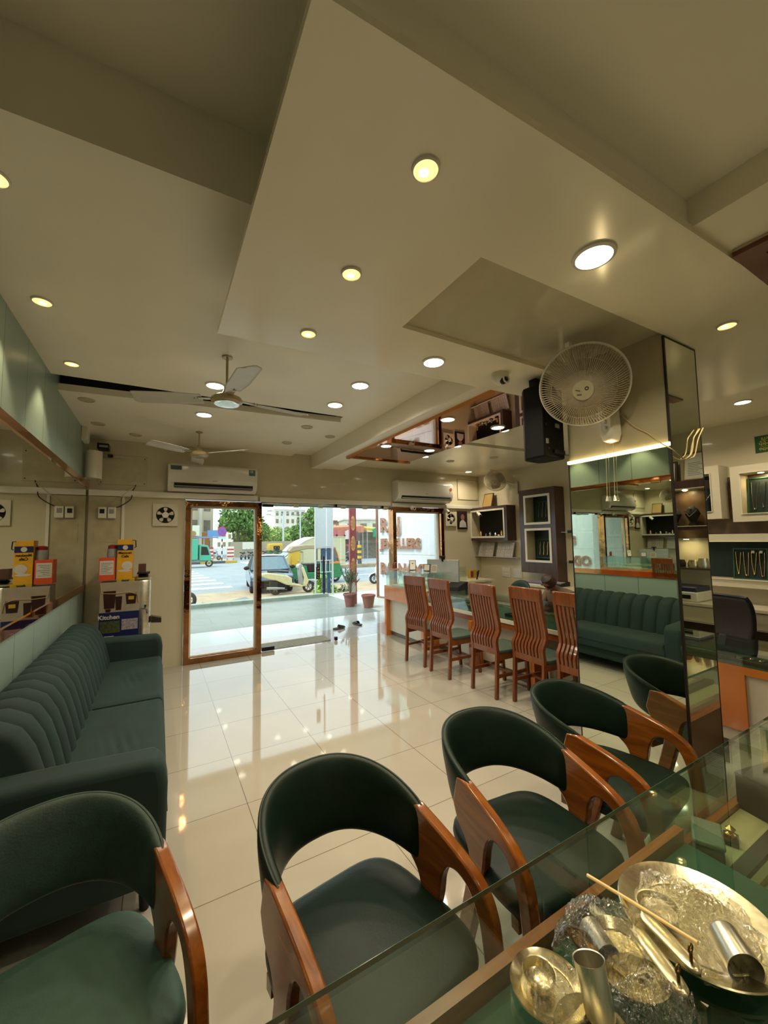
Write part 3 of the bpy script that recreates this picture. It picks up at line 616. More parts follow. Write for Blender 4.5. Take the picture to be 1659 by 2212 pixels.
# ================================================================== green armchairs
def armchair(name, label, padm, seatm, loc, rz):
    t = thing(name, label, 'chair', loc, rz, None)
    a, b = .232, .30
    def pad(u, v):
        th = pi*(u-.5)*1.0; c = cos(th); s = sin(th)
        x = a*math.copysign(abs(s)**.85, s); y = b*abs(c)**.9-.02
        nx, ny = s, c*.9; l = sqrt(nx*nx+ny*ny)+1e-9; nx /= l; ny /= l
        top = .655+.085*max(0, c)**.8; bot = .495+.025*c; hc = (top+bot)/2; hh = (top-bot)/2
        q = 2*pi*v; cq, sq = cos(q), sin(q); e = .55
        dz = hh*math.copysign(abs(sq)**e, sq); dt = .021*math.copysign(abs(cq)**.8, cq); lean = .03*c*(dz/hh)
        en = min(1, min(u, 1-u)/.02)
        return (x+nx*(dt*(.45+.55*en)+lean), y+ny*(dt+lean), hc+dz*(.94+.06*en))
    mb = MB(); mb.surf(pad, 61, 28, cv=True)
    mb.add([pad(0, j/28) for j in range(28)], [tuple(range(28))]); mb.add([pad(1, j/28) for j in range(28)], [tuple(range(27, -1, -1))])
    mb.build('backrest', padm, t, smooth=45)
    def rimf(k2): return [pad(.005+.99*i/50, k2) for i in range(51)]
    MB().tube(rimf(.20), .0045, 6).build('piping', padm, t)
    def st(u, v):
        th = 2*pi*u; c, s = cos(th), sin(th); n = .42
        hx = .245; x = hx*math.copysign(abs(c)**n, c); y = -.045+.235*math.copysign(abs(s)**n, s)
        x *= 1-.10*max(0, (y+.02)/.22)
        prof = [(0.001, .375), (.90, .375), (.985, .385), (1.0, .405), (.985, .425), (.90, .438), (.6, .444), (.3, .447), (.001, .448)]
        k2 = v*(len(prof)-1); i = min(int(k2), len(prof)-2); f = k2-i; r = prof[i][0]*(1-f)+prof[i+1][0]*f; z = prof[i][1]*(1-f)+prof[i+1][1]*f
        return (x*r, -.045+(y+.045)*r, z)
    MB().surf(st, 48, 17, cu=True).build('seat', seatm, t, smooth=50)
    def bend(P):
        out = [P[0]]
        for i in range(len(P)-1):
            q = [Vector(P[max(0, i-1)]), Vector(P[i]), Vector(P[i+1]), Vector(P[min(len(P)-1, i+2)])]
            for j in range(1, 5):
                f = j/4; out.append(tuple(.5*((2*q[1])+(q[2]-q[0])*f+(2*q[0]-5*q[1]+4*q[2]-q[3])*f*f+(3*q[1]-q[0]-3*q[2]+q[3])*f**3)))
        return out
    prof = [(.045, .655)]+bend([(.0, .66), (-.12, .630), (-.205, .600), (-.258, .565), (-.286, .515), (-.300, .44), (-.322, .2), (-.340, 0)])+bend([(-.297, 0), (-.276, .2), (-.254, .42), (-.238, .495), (-.208, .545), (-.165, .562), (-.128, .548), (-.104, .50), (-.088, .42), (-.020, .2), (.050, 0)])+bend([(.098, 0), (.045, .2), (-.008, .38), (-.016, .43), (.0, .47), (.045, .51), (.07, .56)])
    for s in (-1, 1):
        x0 = s*(a-.012); x1 = s*(a+.022)
        MB().prism(prof, lambda p, q: (x0, p, q), lambda p, q: (x1, p, q)).build('side_frame', ARMW, t, bevel=.006)
    for y in (-.20, .08): MB().box(-.225, .225, y-.015, y+.015, .335, .375).build('crossbar', ARMW, t)
    return t
# chair origin is the middle between the two pad ends
armchair('armchair', 'green fabric armchair at the lower left corner, nearest the velvet sofa', LEATHERF, mat('seat_fabric_green', '#264539', .6, var=.15, scale=20, bump=.1, bscale=160), (-.204, 1.258, 0), radians(16))
armchair('armchair', 'dark green leather armchair in the bottom middle of the picture, alone on the tiles', LEATHER, LEATHER, (.505, 1.065, 0), radians(8))
armchair('armchair', 'dark green leather armchair second from the mirrored pillar', LEATHER, LEATHER, (1.185, 1.085, 0), radians(-5))
armchair('armchair', 'dark green leather armchair touching the mirrored pillar and reflected in it', LEATHER, LEATHER, (1.80, 1.14, 0), radians(8))

# ================================================================== teak chairs
def slat_chair(label, loc, rz):
    t = thing('slat_back_chair', label, 'chair', loc, rz)
    # local: back at x=0 facing +x, width along y
    key = [(1.045, -.025), (.95, -.018), (.85, -.004), (.75, .018), (.67, .034), (.62, .036), (.585, .018), (.555, -.004), (.52, -.012), (.46, -.004), (.42, 0)]
    def prof(z):
        for i in range(len(key)-1):
            if key[i][0] >= z >= key[i+1][0]:
                f = (z-key[i+1][0])/(key[i][0]-key[i+1][0]); return key[i][1]*f+key[i+1][1]*(1-f)
        return 0
    zs = [1.045-.025*i for i in range(26)]
    def board(mb, y, hy, ztop, zbot, th):
        pts = []
        z = ztop
        zl = []
        while z > zbot: zl.append(z); z -= .02
        zl.append(zbot)
        vs = []; fs = []
        for i, z in enumerate(zl):
            x = prof(max(.42, min(1.045, z)))+(0 if z > .42 else -(.42-z)*.06)
            for (dx, dy) in ((-th, -hy), (th*.9, -hy), (th*.9, hy), (-th, hy)): vs.append((x+dx, y+dy, z))
        for i in range(len(zl)-1):
            for k2 in range(4): fs.append((i*4+k2, i*4+(k2+1) % 4, (i+1)*4+(k2+1) % 4, (i+1)*4+k2))
        fs += [(0, 1, 2, 3), tuple(4*(len(zl)-1)+q for q in (3, 2, 1, 0))]; mb.add(vs, fs)
    W2 = .178
    for s in (-1, 1):
        mb = MB(); board(mb, s*(W2-.014), .014, 1.04, .0, .019); mb.build('rear_leg', CHAIRW, t, bevel=.004, smooth=25)
    for i in range(8):
        mb = MB(); board(mb, -W2+.028+(i+.5)*(2*W2-.056)/8, .0105, .96, .43, .010); mb.build('slat', CHAIRW, t, smooth=25)
    mb = MB(); board(mb, 0, W2-.001, 1.05, .935, .016); mb.build('top_rail', CHAIRW, t, bevel=.006)
    mb = MB(); board(mb, 0, W2-.028, .455, .40, .013); mb.build('back_rail', CHAIRW, t)
    for s in (-1, 1):
        MB().prism([(.36, .40), (.405, .40), (.41, .2), (.425, 0), (.395, 0), (.375, .2)], lambda p, q: (p, s*(W2-.03), q), lambda p, q: (p, s*(W2+.0), q)).build('front_leg', CHAIRW, t, bevel=.004)
        MB().box(.01, .38, s*(W2-.022)-.01, s*(W2-.022)+.01, .345, .40).build('seat_rail', CHAIRW, t)
        MB().box(.0, .39, s*(W2-.02)-.009, s*(W2-.02)+.009, .185, .215).build('stretcher', CHAIRW, t)
    MB().box(.18, .205, -W2+.02, W2-.02, .19, .215).build('stretcher', CHAIRW, t); MB().box(.385, .405, -W2+.02, W2-.02, .345, .40).build('seat_rail', CHAIRW, t)
    def st(u, v):
        th = 2*pi*u; c, s = cos(th), sin(th); n = .3
        x = .215+.20*math.copysign(abs(c)**n, c); y = .175*math.copysign(abs(s)**n, s)
        pr_ = [(.001, .40), (.97, .40), (1.0, .415), (.97, .432), (.8, .443), (.4, .448), (.001, .449)]
        k2 = v*(len(pr_)-1); i = min(int(k2), len(pr_)-2); f = k2-i; r = pr_[i][0]*(1-f)+pr_[i+1][0]*f; z = pr_[i][1]*(1-f)+pr_[i+1][1]*f
        return (.215+(x-.215)*r, y*r, z)
    MB().surf(st, 40, 13, cu=True).build('seat', mat('seat_sage', '#37483a', .5, var=.12, scale=20), t, smooth=50)
    for x, y in ((-.01, W2-.015), (-.01, -W2+.015), (.41, W2-.015), (.41, -W2+.015)): MB().cyl((x-.012 if x < 0 else x, y, -.0), (x-.012 if x < 0 else x, y, .006), .012, n=10).build('glide', GREYP, t)
    return t
c0 = slat_chair('teak slat back chair closest to the glass front, first in the row', (2.745, 4.05, 0), radians(8))
dup(c0, (2.75, 3.575, 0), 0, 'teak slat back chair second in the row from the glass front')
dup(c0, (2.79, 2.935, 0), radians(-1), 'teak slat back chair in the middle of the row of five')
dup(c0, (2.89, 2.49, 0), radians(-2), 'teak slat back chair fourth in the row from the glass front')
dup(c0, (2.90, 2.02, 0), radians(1), 'teak slat back chair half hidden behind the mirrored pillar')
for o in bpy.data.objects:
    if o.get('category') == 'chair' and o.name.startswith('slat'): o['group'] = 'teak chairs along the jewellery counter'
    if o.get('category') == 'chair' and o.name.startswith('armchair'): o['group'] = 'green armchairs at the near counter'

# ================================================================== jewellery counter along the right
GFELT = mat('counter_green_base', '#24402f', .25, var=.15, coat=.4)
BASEW = mat('counter_base_cream', '#cfc8b4', .25, var=.04)
t = thing('tall_counter', 'tall end section of the jewellery counter with an orange band beside the glass front', 'counter', (3.14, 5.52, 0))
MB().box(0, .09, -1.05, 0, .565, .775).build('orange_band', mat('orange_band_laminate', '#cf7a34', .1, var=.15, scale=5, coat=.8), t, smooth=0)
mb = MB(); mb.box(0, .14, -.05, 0, 0, .565); mb.build('orange_post', ORANGE, t, smooth=0)
mb = MB(); mb.box(0, .14, -1.05, -1.0, 0, .565); mb.build('orange_post', ORANGE, t, smooth=0)
MB().box(.07, .6, -1.0, -.05, .07, .60).build('front_panel', BASEW, t, smooth=0)
MB().box(.10, .6, -1.0, -.05, 0, .07).build('plinth', mat('plinth_grey', '#6d6657', .4), t, smooth=0)
MB().box(.09, .65, -1.05, 0, .755, .775).build('worktop', BASEW, t, smooth=0)
mb = MB(); mb.box(.02, .03, -1.0, -.02, .775, 1.02); mb.box(.03, .40, -.03, -.02, .775, 1.02); mb.box(.40, .41, -1.0, -.02, .775, 1.02); mb.box(.03, .4, -1.0, -.99, .775, 1.02); mb.build('glass_case', GLASSG, t, smooth=0)
MB().box(-.03, .46, -1.12, .03, 1.02, 1.032).build('glass_top', GLASSG, t, smooth=0)
MB().box(.03, .37, -.70, -.18, .776, .80).build('display_base', PAPER, t)
mb = MB()
for i in range(5):
    mb.tube([(.10+.05*(i % 2), -.25-.09*i, .80), (.12, -.27-.09*i, .93), (.11+.03*(i % 2), -.22-.09*i, .97)], .004, 5)
mb.build('jewellery_stand', GREYP, t)
# items on the tall section
def easel(loc, rz, w, h, mframe, mface, label, name='photo_frame', cat='frame', group='small frames on the tall counter'):
    t = thing(name, label, cat, loc, rz, group)
    R = Matrix.Rotation(radians(-12), 4, 'X')
    MB().box(-w/2, w/2, -.006, .006, 0, h, R).build('frame', mframe, t); MB().box(-w/2+.008, w/2-.008, -.008, -.006, .008, h-.008, R).build('insert', mface, t)
    MB().bar((0, .008, h*.7), (0, h*.4, .003), .02, .004).build('strut', mframe, t)
easel((3.33, 4.98, 1.033), radians(-30), .10, .15, BLACK, PAPER, 'tall white card frame standing on the glass counter top by the window')
easel((3.40, 4.72, 1.033), radians(-60), .10, .10, BLACK, WHT, 'small dark photo frame on the glass counter top, left of the cream one')
easel((3.38, 4.52, 1.033), radians(-80), .10, .10, mat('frame_cream', '#b5ad97', .4), mat('photo_tan', '#8d8168', .5), 'small cream photo frame on the glass counter top under the webcam')
t = thing('figurine', 'small reddish deity figurine on a pink tray at the end of the glass counter', 'figurine', (3.22, 5.34, 1.033))
MB().box(-.07, .07, -.05, .05, 0, .012).build('tray', mat('tray_pink', '#b98a7a', .5), t); MB().lathe([(.0001, .012), (.03, .012), (.022, .05), (.03, .07), (.018, .10), (.0001, .115)], n=16).build('figure', mat('figure_red', '#7a2f20', .5), t)
MB().ball((.03, 0, .10), .012, 6).build('head', mat('figure_gold', '#b58a3e', .4), t)
t = thing('computer_monitor', 'grey computer monitor seen from behind at the tall counter, with a black webcam above it', 'monitor', (3.62, 4.62, .775), radians(-68))
MB().box(-.26, .26, -.02, .02, .10, .42).build('screen', mat('monitor_grey', '#8f9390', .4), t, bevel=.006)
MB().box(-.03, .03, -.01, .03, .0, .15).build('neck', GREYP, t); MB().box(-.12, .12, -.08, .08, 0, .012).build('foot', GREYP, t, bevel=.004)
t = thing('webcam', 'black webcam clipped on the top edge of the grey monitor', 'webcam', (3.60, 4.60, 1.195), radians(-68))
MB().box(-.045, .045, -.02, .01, .03, .055).build('body', BLACK, t, bevel=.006); MB().prism([(-.03, .03), (.02, .03), (.03, 0), (.0, -.03), (-.01, 0)], lambda a, b: (-.012, a, b), lambda a, b: (.012, a, b)).build('clip', BLACK, t)
t = thing('glass_screen', 'low frameless glass screen standing behind the teak chairs by the front wall', 'glass screen', (3.75, 5.0, .775))
MB().box(0, .65, -.004, .004, 0, .26).build('pane', GLASSG, t, smooth=0); 
t2 = thing('open_briefcase', 'black zip case lying open on the counter below the exhaust fan', 'bag', (3.72, 4.4, .775), radians(20))
MB().prism([(-.2, 0), (.2, 0), (.2, .05), (.08, .11), (-.02, .10), (-.2, .06)], lambda a, b: (a, -.1, b), lambda a, b: (a, .12, b)).build('case', BLACKM, t2, bevel=.01)

t = thing('jewellery_counter', 'long glass topped jewellery counter behind the row of teak chairs', 'counter', (3.22, 1.0, 0))
y0, y1 = .85, 3.47
MB().box(.01, .60, y0, y1, .53, .59).build('drawer_deck', mat('deck_orange_wood', '#8a4a1c', .3, coat=.3), t, smooth=0)
MB().box(0, .60, y0, y1, .59, .628).build('cream_edge', BASEW, t, smooth=0)
MB().box(.02, .58, y0, y1, .628, .634).build('velvet_base', GFELT, t, smooth=0)
MB().box(.14, .60, y0, y1, .07, .53).build('front_panel', BASEW, t, smooth=0)
MB().box(.17, .60, y0, y1, 0, .07).build('plinth', mat('plinth_grey', '#6d6657', .4), t, smooth=0)
for y in (3.46, 2.62, 1.74, .92): MB().box(-.03, .15, y-.05, y, 0, .53).build('orange_post', ORANGE, t, smooth=0)
mb = MB(); mb.box(.005, .013, y0, y1, .634, .775); mb.box(.52, .528, y0, y1, .634, .775); mb.box(.013, .52, y1-.01, y1, .634, .775); mb.build('glass_case', GLASSG, t, smooth=0)
for y in (2.6, 1.7): MB().box(.013, .52, y, y+.006, .634, .775).build('glass_divider', GLASSG, t, smooth=0)
MB().box(0, .56, y0, y1, .775, .785).build('glass_top', GLASSG, t, smooth=0)
MB().box(-.0015, 0, y0, y1, .775, .785).build('glass_rim', GEDGE, t, smooth=0)
t = thing('jewellery_counter', 'lower glass topped jewellery counter with an orange support panel right of the pillar', 'counter', (3.50, 0, 0))
y0, y1 = BY+.05, 1.84
MB().box(.02, .58, y0, y1, .06, .575).build('front_panel', BASEW, t, smooth=0)
MB().box(.05, .58, y0, y1, 0, .06).build('plinth', mat('plinth_grey', '#6d6657', .4), t, smooth=0)
MB().box(0, .02, y0, y1, .535, .585).build('orange_band', ORANGE, t, smooth=0)
for ya, yb in ((1.19, 1.60), (-.9, -.4)): MB().box(.0, .02, ya, yb, .15, .535).build('orange_panel', ORANGE, t, smooth=0)
MB().box(0.02, .58, y0, y1, .575, .588).build('velvet_base', GFELT, t, smooth=0)
mb = MB(); mb.box(.003, .010, y0, y1, .588, .66); mb.box(.56, .567, y0, y1, .588, .66); mb.build('glass_case', GLASSG, t, smooth=0)
MB().box(0, .58, y0, y1, .66, .67).build('glass_top', GLASSG, t, smooth=0)
MB().box(-.0015, 0, y0, y1, .66, .67).build('glass_rim', GEDGE, t, smooth=0)
# trays and things in the case
def tray(loc, rz, l, w, m, label, n=6, inner=None, h=.028, group='display trays in the counter'):
    t = thing('display_tray', label, 'tray', loc, rz, group)
    mb = MB(); mb.box(-l/2, l/2, -w/2, w/2, 0, .008); e = .012
    mb.box(-l/2, l/2, -w/2, -w/2+e, .008, h); mb.box(-l/2, l/2, w/2-e, w/2, .008, h); mb.box(-l/2, -l/2+e, -w/2+e, w/2-e, .008, h); mb.box(l/2-e, l/2, -w/2+e, w/2-e, .008, h)
    mb.build('rim', m, t, bevel=.002)
    for i in range(n):
        x = -l/2+e+(l-2*e)*(i+.5)/n
        MB().box(x-(l-2*e)/n*.44, x+(l-2*e)/n*.44, -w/2+e+.004, w/2-e-.004, .008, .016).build('pad', inner or GREENV, t, bevel=.002)
        MB().tube([(x+.010*cos(2*pi*j/10), .02*sin(2*pi*j/10), .019) for j in range(10)], .003, 5, closed=True).build('ring', GOLD, t)
    return t
tray((3.48, 3.85, .635), radians(90), .30, .22, BLACK, 'black ring tray inside the glass counter between the second and third teak chairs')
tray((3.46, 3.02, .635), radians(88), .34, .24, BLACK, 'dark ring tray inside the glass counter between the third and fourth teak chairs')
tray((3.68, 1.07, .589), radians(82), .36, .24, BLACK, 'glossy black jewellery tray with silver pieces on the counter right of the pillar', inner=BLACK)
t = thing('jewellery_box', 'dark jewellery box inside the counter right beside the pillar edge', 'box', (3.66, 1.38, .589), radians(15))
MB().box(-.06, .06, -.09, .09, 0, .035).build('body', BLACKM, t, bevel=.005); MB().box(-.062, .062, -.092, .092, .035, .045).build('lid', BLACK, t, bevel=.003)
t = thing('desk_clock', 'small white square desk clock seen between the fourth and fifth teak chairs', 'clock', (3.17, 2.15, .53), radians(-70))
MB().box(-.045, .045, -.012, .02, 0, .085).build('case', WPLAS, t, bevel=.006); MB().box(-.022, .022, -.014, -.012, .025, .062).build('dial', GREYP, t); MB().box(-.1, .1, -.02, .06, -.02, 0).build('ledge', BASEW, t)

# ------------------------------------------------------------------ mirrored pillar
PX, PY = 2.20, .967
t = thing('mirrored_pillar', 'square pillar clad in mirror with cream laminate top and LED strip', 'pillar', (PX, PY, 0))
MB().box(.007, .332, .007, .563, 0, 2.55).build('core', mat('pillar_laminate', '#b9ae8c', .25, var=.03, coat=.2), t, smooth=0)
MT = mat('mirror_tint', (.72, .78, .66), .01, 1.0, var=.005)
MB().box(0, .007, .010, .560, .02, 1.943).build('mirror_pane', MT, t, smooth=0)
MB().box(.010, .328, 0, .007, .02, 2.506).build('mirror_pane', MT, t, smooth=0)
mb = MB(); mb.box(-.001, .010, -.001, .009, 0, 2.511); mb.box(.328, .335, -.001, .007, 0, 2.511); mb.box(-.001, .007, .558, .565, 0, 1.943); mb.box(.009, .331, -.001, .007, 2.502, 2.511); mb.build('edge_strip', mat('edge_brown', '#1d1510', .4), t, smooth=0)
MB().box(-.012, .004, .0, .563, 1.944, 1.962).build('led_strip', mat('led_strip', '#fff0b0', .4, emit=(1, .80, .38), estr=3.2), t, smooth=0)
l = bpy.data.lights.new('led_glow', 'AREA'); l.shape = 'RECTANGLE'; l.size = .54; l.size_y = .016; l.energy = 1.6; l.color = (1, .75, .35)
o = bpy.data.objects.new('led_glow', l); COL.objects.link(o); o.location = (2.184, 1.245, 1.953); o.rotation_euler = Vector((-1, 0, 0)).to_track_quat('-Z', 'X').to_euler()
# ------------------------------------------------------------------ wall fan on the pillar
def wall_fan(name, C, nrm, R, M0, label, rings=96, dirt=True, light=False):
    t = thing(name, label, 'wall fan', C)
    n = Vector(nrm).normalized(); a = n.cross(Vector((0, 0, 1))).normalized(); b = a.cross(n).normalized()
    def P3(r, th, d): return a*(r*cos(th))+b*(r*sin(th))+n*d
    cage = mat('fan_cage_beige', '#b3a588', .4); 
    MB().tube([P3(R, 2*pi*i/64, 0) for i in range(64)], .0065, 8, closed=True).build('rim', WPLAS, t)
    mb = MB()
    for i in range(rings):
        th = 2*pi*i/rings
        mb.tube([P3(R*.24, th+.10, .083), P3(R*.5, th+.06, .076), P3(R*.8, th+.02, .046), P3(R*.95, th, .016), P3(R, th, 0)], .0021, 4)
    for f, d in ((.45, .078), (.72, .057)): mb.tube([P3(R*f, 2*pi*i/48, d) for i in range(48)], .0013, 4, closed=True)
    o1 = mb.build('front_grille', cage, t)
    mb = MB()
    for i in range(rings):
        th = 2*pi*i/rings
        mb.tube([P3(R*.25, th-.25, -.10), P3(R*.7, th-.12, -.095), P3(R*.93, th-.02, -.05), P3(R, th, 0)], .0021, 4)
    mb.build('rear_grille', cage, t)
    MB().tube([P3(0, 0, .076), P3(0, 0, .090)], [R*.25, R*.23], 32).build('centre_cap', mat('cap_cream', '#bdb38f', .35), t)
    cp = MB().tube([P3(R*.09, pi*.85, .0902)+P3(R*.035, 2*pi*i/20, 0) for i in range(20)], .0022, 5, closed=True).build('cap_badge', INK, t)
    mb = MB(); mb.bar(P3(R*.06, 0, .091), P3(R*.17, .25, .091), .006, .001); mb.bar(P3(R*.10, -1.2, .091), P3(R*.16, -.5, .091), .010, .001); mb.build('cap_lettering', INK, t)
    for k2 in range(3):
        th0 = 2*pi*k2/3+.6
        def bl(u, v, th0=th0):
            r = R*(.16+.68*u); w = (.55+.55*sin(pi*min(1, u*1.1))); th = th0+(v-.5)*w*1.5
            return P3(r, th, -.03+.035*(v-.5)*2)
        MB().surf(bl, 10, 10).build('fan_blade', mat('fan_blade_beige', '#a3967c', .35), t)
    MB().tube([P3(0, 0, -.02), P3(0, 0, -.10), P3(0, 0, -.19), P3(0, 0, -.21)], [.045, .06, .055, .03], 20).build('motor', WPLAS, t)
    q = Vector(M0)-Vector(C); h = P3(0, 0, -.16)
    w = (q-h); w.z = 0
    mb = MB(); mb.tube([h, h+Vector((0, 0, -.05)), q+Vector((0, 0, .03))-w.normalized()*.05], [.03, .028, .024], 12); mb.build('bracket', WPLAS, t)
    wd = w.normalized(); sd_ = wd.cross(Vector((0, 0, 1)))
    pts = [(-.055, -.10), (-.035, -.14), (.035, -.14), (.055, -.10), (.045, .06), (.03, .08), (-.03, .08), (-.045, .06)]
    MB().prism(pts, lambda u, v: q+sd_*u+Vector((0, 0, v)), lambda u, v: q-wd*.055+sd_*u*.85+Vector((0, 0, v*.9))).build('control_box', WPLAS, t, bevel=.008)
    for z in (-.02, -.055): MB().tube([q-wd*.055+Vector((0, 0, z)), q-wd*.068+Vector((0, 0, z))], .011, 12).build('knob', WPLAS, t)
    MB().box(-.012, .012, -.012, .012, 0, .022, Matrix.Translation(P3(R*1.02, pi*.42, 0))).build('clip', WPLAS, t)
    return t, q, n
wall_fan('wall_fan', (1.925, 1.230, 2.290), (-.72, -.42, -.56), .2125, (PX, 1.237, 2.155), 'large cream wall fan with a wire cage high on the mirrored pillar')
for i in range(2):
    y = 1.241+.043*i; mb = MB(); mb.cyl((PX-.012, y, 2.05), (PX-.012, y+.008, 1.721), .0014, n=5); tt = tag(mb.build('pull_cord', wirew), 'thin pull cord hanging from the pillar fan in front of the mirror, %s of two' % ('left' if i else 'right'), 'cord', 'fan pull cords')
    MB().lathe([(.0001, .03), (.005, .026), (.0095, 0), (.0001, 0)], c=(PX-.012, y+.008, 1.695), n=12).build('pull_bell', WPLAS, tt)
cable([(2.1972, 1.207, 2.18), (2.1947, 1.1305, 2.0839), (2.193, 1.0625, 2.0296), (2.1896, 1.003, 1.9607), (2.1803, 0.9588, 1.925), (2.244, 0.952, 1.8953), (2.3086, 0.9562, 1.8825), (2.38, 0.9562, 1.8953), (2.4208, 0.9562, 1.9165), (2.4692, 0.9562, 2.0015), (2.5372, 0.9562, 2.0729)], .003, mat('cable_cream', '#cdb98a', .4), 'twisted cream fan cable drooping across the corner of the pillar')
cable([(2.3205, 0.9537, 1.8868), (2.3715, 0.9537, 1.9123), (2.397, 0.9537, 1.9505), (2.414, 0.9537, 2.0015), (2.4565, 0.9537, 2.0355), (2.4905, 0.9537, 2.061)], .003, mat('cable_cream', '#cdb98a', .4), 'short second cream cable looping beside the fan cable on the narrow mirror face')
wall_fan('wall_fan', (2.69, 1.156, 2.24), (.75, -.35, -.35), .145, (PX+.333, 1.275, 2.095), 'second wall fan on the far side of the pillar showing only its rim', rings=60)
wall_fan('wall_fan', (4.98, 4.86, 2.47), (-.75, -.45, -.48), .185, (5.27, 4.62, 2.37), 'smaller white wall fan on the right wall above the tall dark cabinet', rings=60)
# loudspeaker
SPK = mat('speaker_black', '#090808', .6, spec=.2)
t = thing('loudspeaker', 'black loudspeaker hanging beside the pillar behind the cream wall fan', 'speaker', (2.104, 1.666, 2.231), radians(4))
MB().prism([(-.085, -.10), (.125, -.10), (.125, .04), (.085, .08), (-.045, .08), (-.085, .04)], lambda a, b: (a, b, -.242), lambda a, b: (a, b, .221)).build('cabinet', SPK, t, bevel=.010)
for x, z in ((-.06, .17), (-.065, -.04), (.068, .11), (-.05, -.19)): MB().cyl((x, -.10, z), (x, -.104, z), .008, n=10).build('screw', BLACKM, t)
MB().box(.025, .068, -.105, -.10, -.05, -.025).build('socket_plate', GREYP, t); MB().box(-.072, -.05, -.104, -.10, -.16, -.13).build('badge', GREYP, t)
MB().box(.0, .11, -.11, -.10, -.215, -.19).build('handle_slot', BLACKM, t); MB().box(-.04, .11, -.025, .025, .221, .285).build('mount', BLACK, t)
# ================================================================== right wall furniture
def niche_unit(name, label, loc, W, H, D, outer, wins, winm, back, lining):
    # cabinet projecting from the right wall; local x goes toward -Y world, local y is depth out of the wall (-X world)
    t = thing(name, label, 'cabinet', loc, 0)
    # world mapping: a along +Y, z up; front face at x=-D
    def bx(mb, a0, a1, z0, z1, x0, x1): mb.box(-x1, -x0, a0, a1, z0, z1)
    mb = MB()
    # front plate with windows: build from strips
    ys = sorted({0, W} | {v for w in wins for v in (w[0], w[1])}); zs = sorted({0, H} | {v for w in wins for v in (w[2], w[3])})
    for i in range(len(ys)-1):
        for j in range(len(zs)-1):
            cy, cz = (ys[i]+ys[i+1])/2, (zs[j]+zs[j+1])/2
            if not any(w[0] < cy < w[1] and w[2] < cz < w[3] for w in wins): bx(mb, ys[i], ys[i+1], zs[j], zs[j+1], 0.001, D)
    mb.build('body', outer, t, smooth=0)
    for w in wins:
        mb = MB(); e = winm
        bx(mb, w[0]-e*.2, w[1]+e*.2, w[2]-e*.2, w[2]+e, D-.004, D+.012); bx(mb, w[0]-e*.2, w[1]+e*.2, w[3]-e, w[3]+e*.2, D-.004, D+.012)
        bx(mb, w[0]-e*.2, w[0]+e, w[2]+e, w[3]-e, D-.004, D+.012); bx(mb, w[1]-e, w[1]+e*.2, w[2]+e, w[3]-e, D-.004, D+.012); mb.build('window_frame', TRIMW, t, smooth=0)
        mb = MB(); bx(mb, w[0], w[0]+.006, w[2], w[3], .012, D); bx(mb, w[1]-.006, w[1], w[2], w[3], .012, D); bx(mb, w[0], w[1], w[2], w[2]+.006, .012, D); bx(mb, w[0], w[1], w[3]-.006, w[3], .012, D); mb.build('lining', lining, t, smooth=0)
        mb = MB(); bx(mb, w[0], w[1], w[2], w[3], .002, .012); mb.build('back_panel', back, t, smooth=0)
    return t
LIN = mat('niche_lining_cream', '#c4b896', .35)
t = niche_unit('display_cabinet', 'tall dark wenge display cabinet with two white framed niches on the right wall', (RX, 3.77, .95), .66, 1.30, .22, DARKW, [(.085, .555, .17, .68), (.085, .555, .75, 1.20)], .028, GREENP, LIN)
MB().box(-.22, -.001, 0, .20, -.17, 0).build('lower_column', DARKW, t, smooth=0)
t = niche_unit('display_cabinet', 'wide dark wenge display box with a black interior in the far right corner', (RX, 4.70, 1.45), .87, .60, .22, DARKW, [(.05, .87, .055, .55)], .025, BLACKM, LIN)
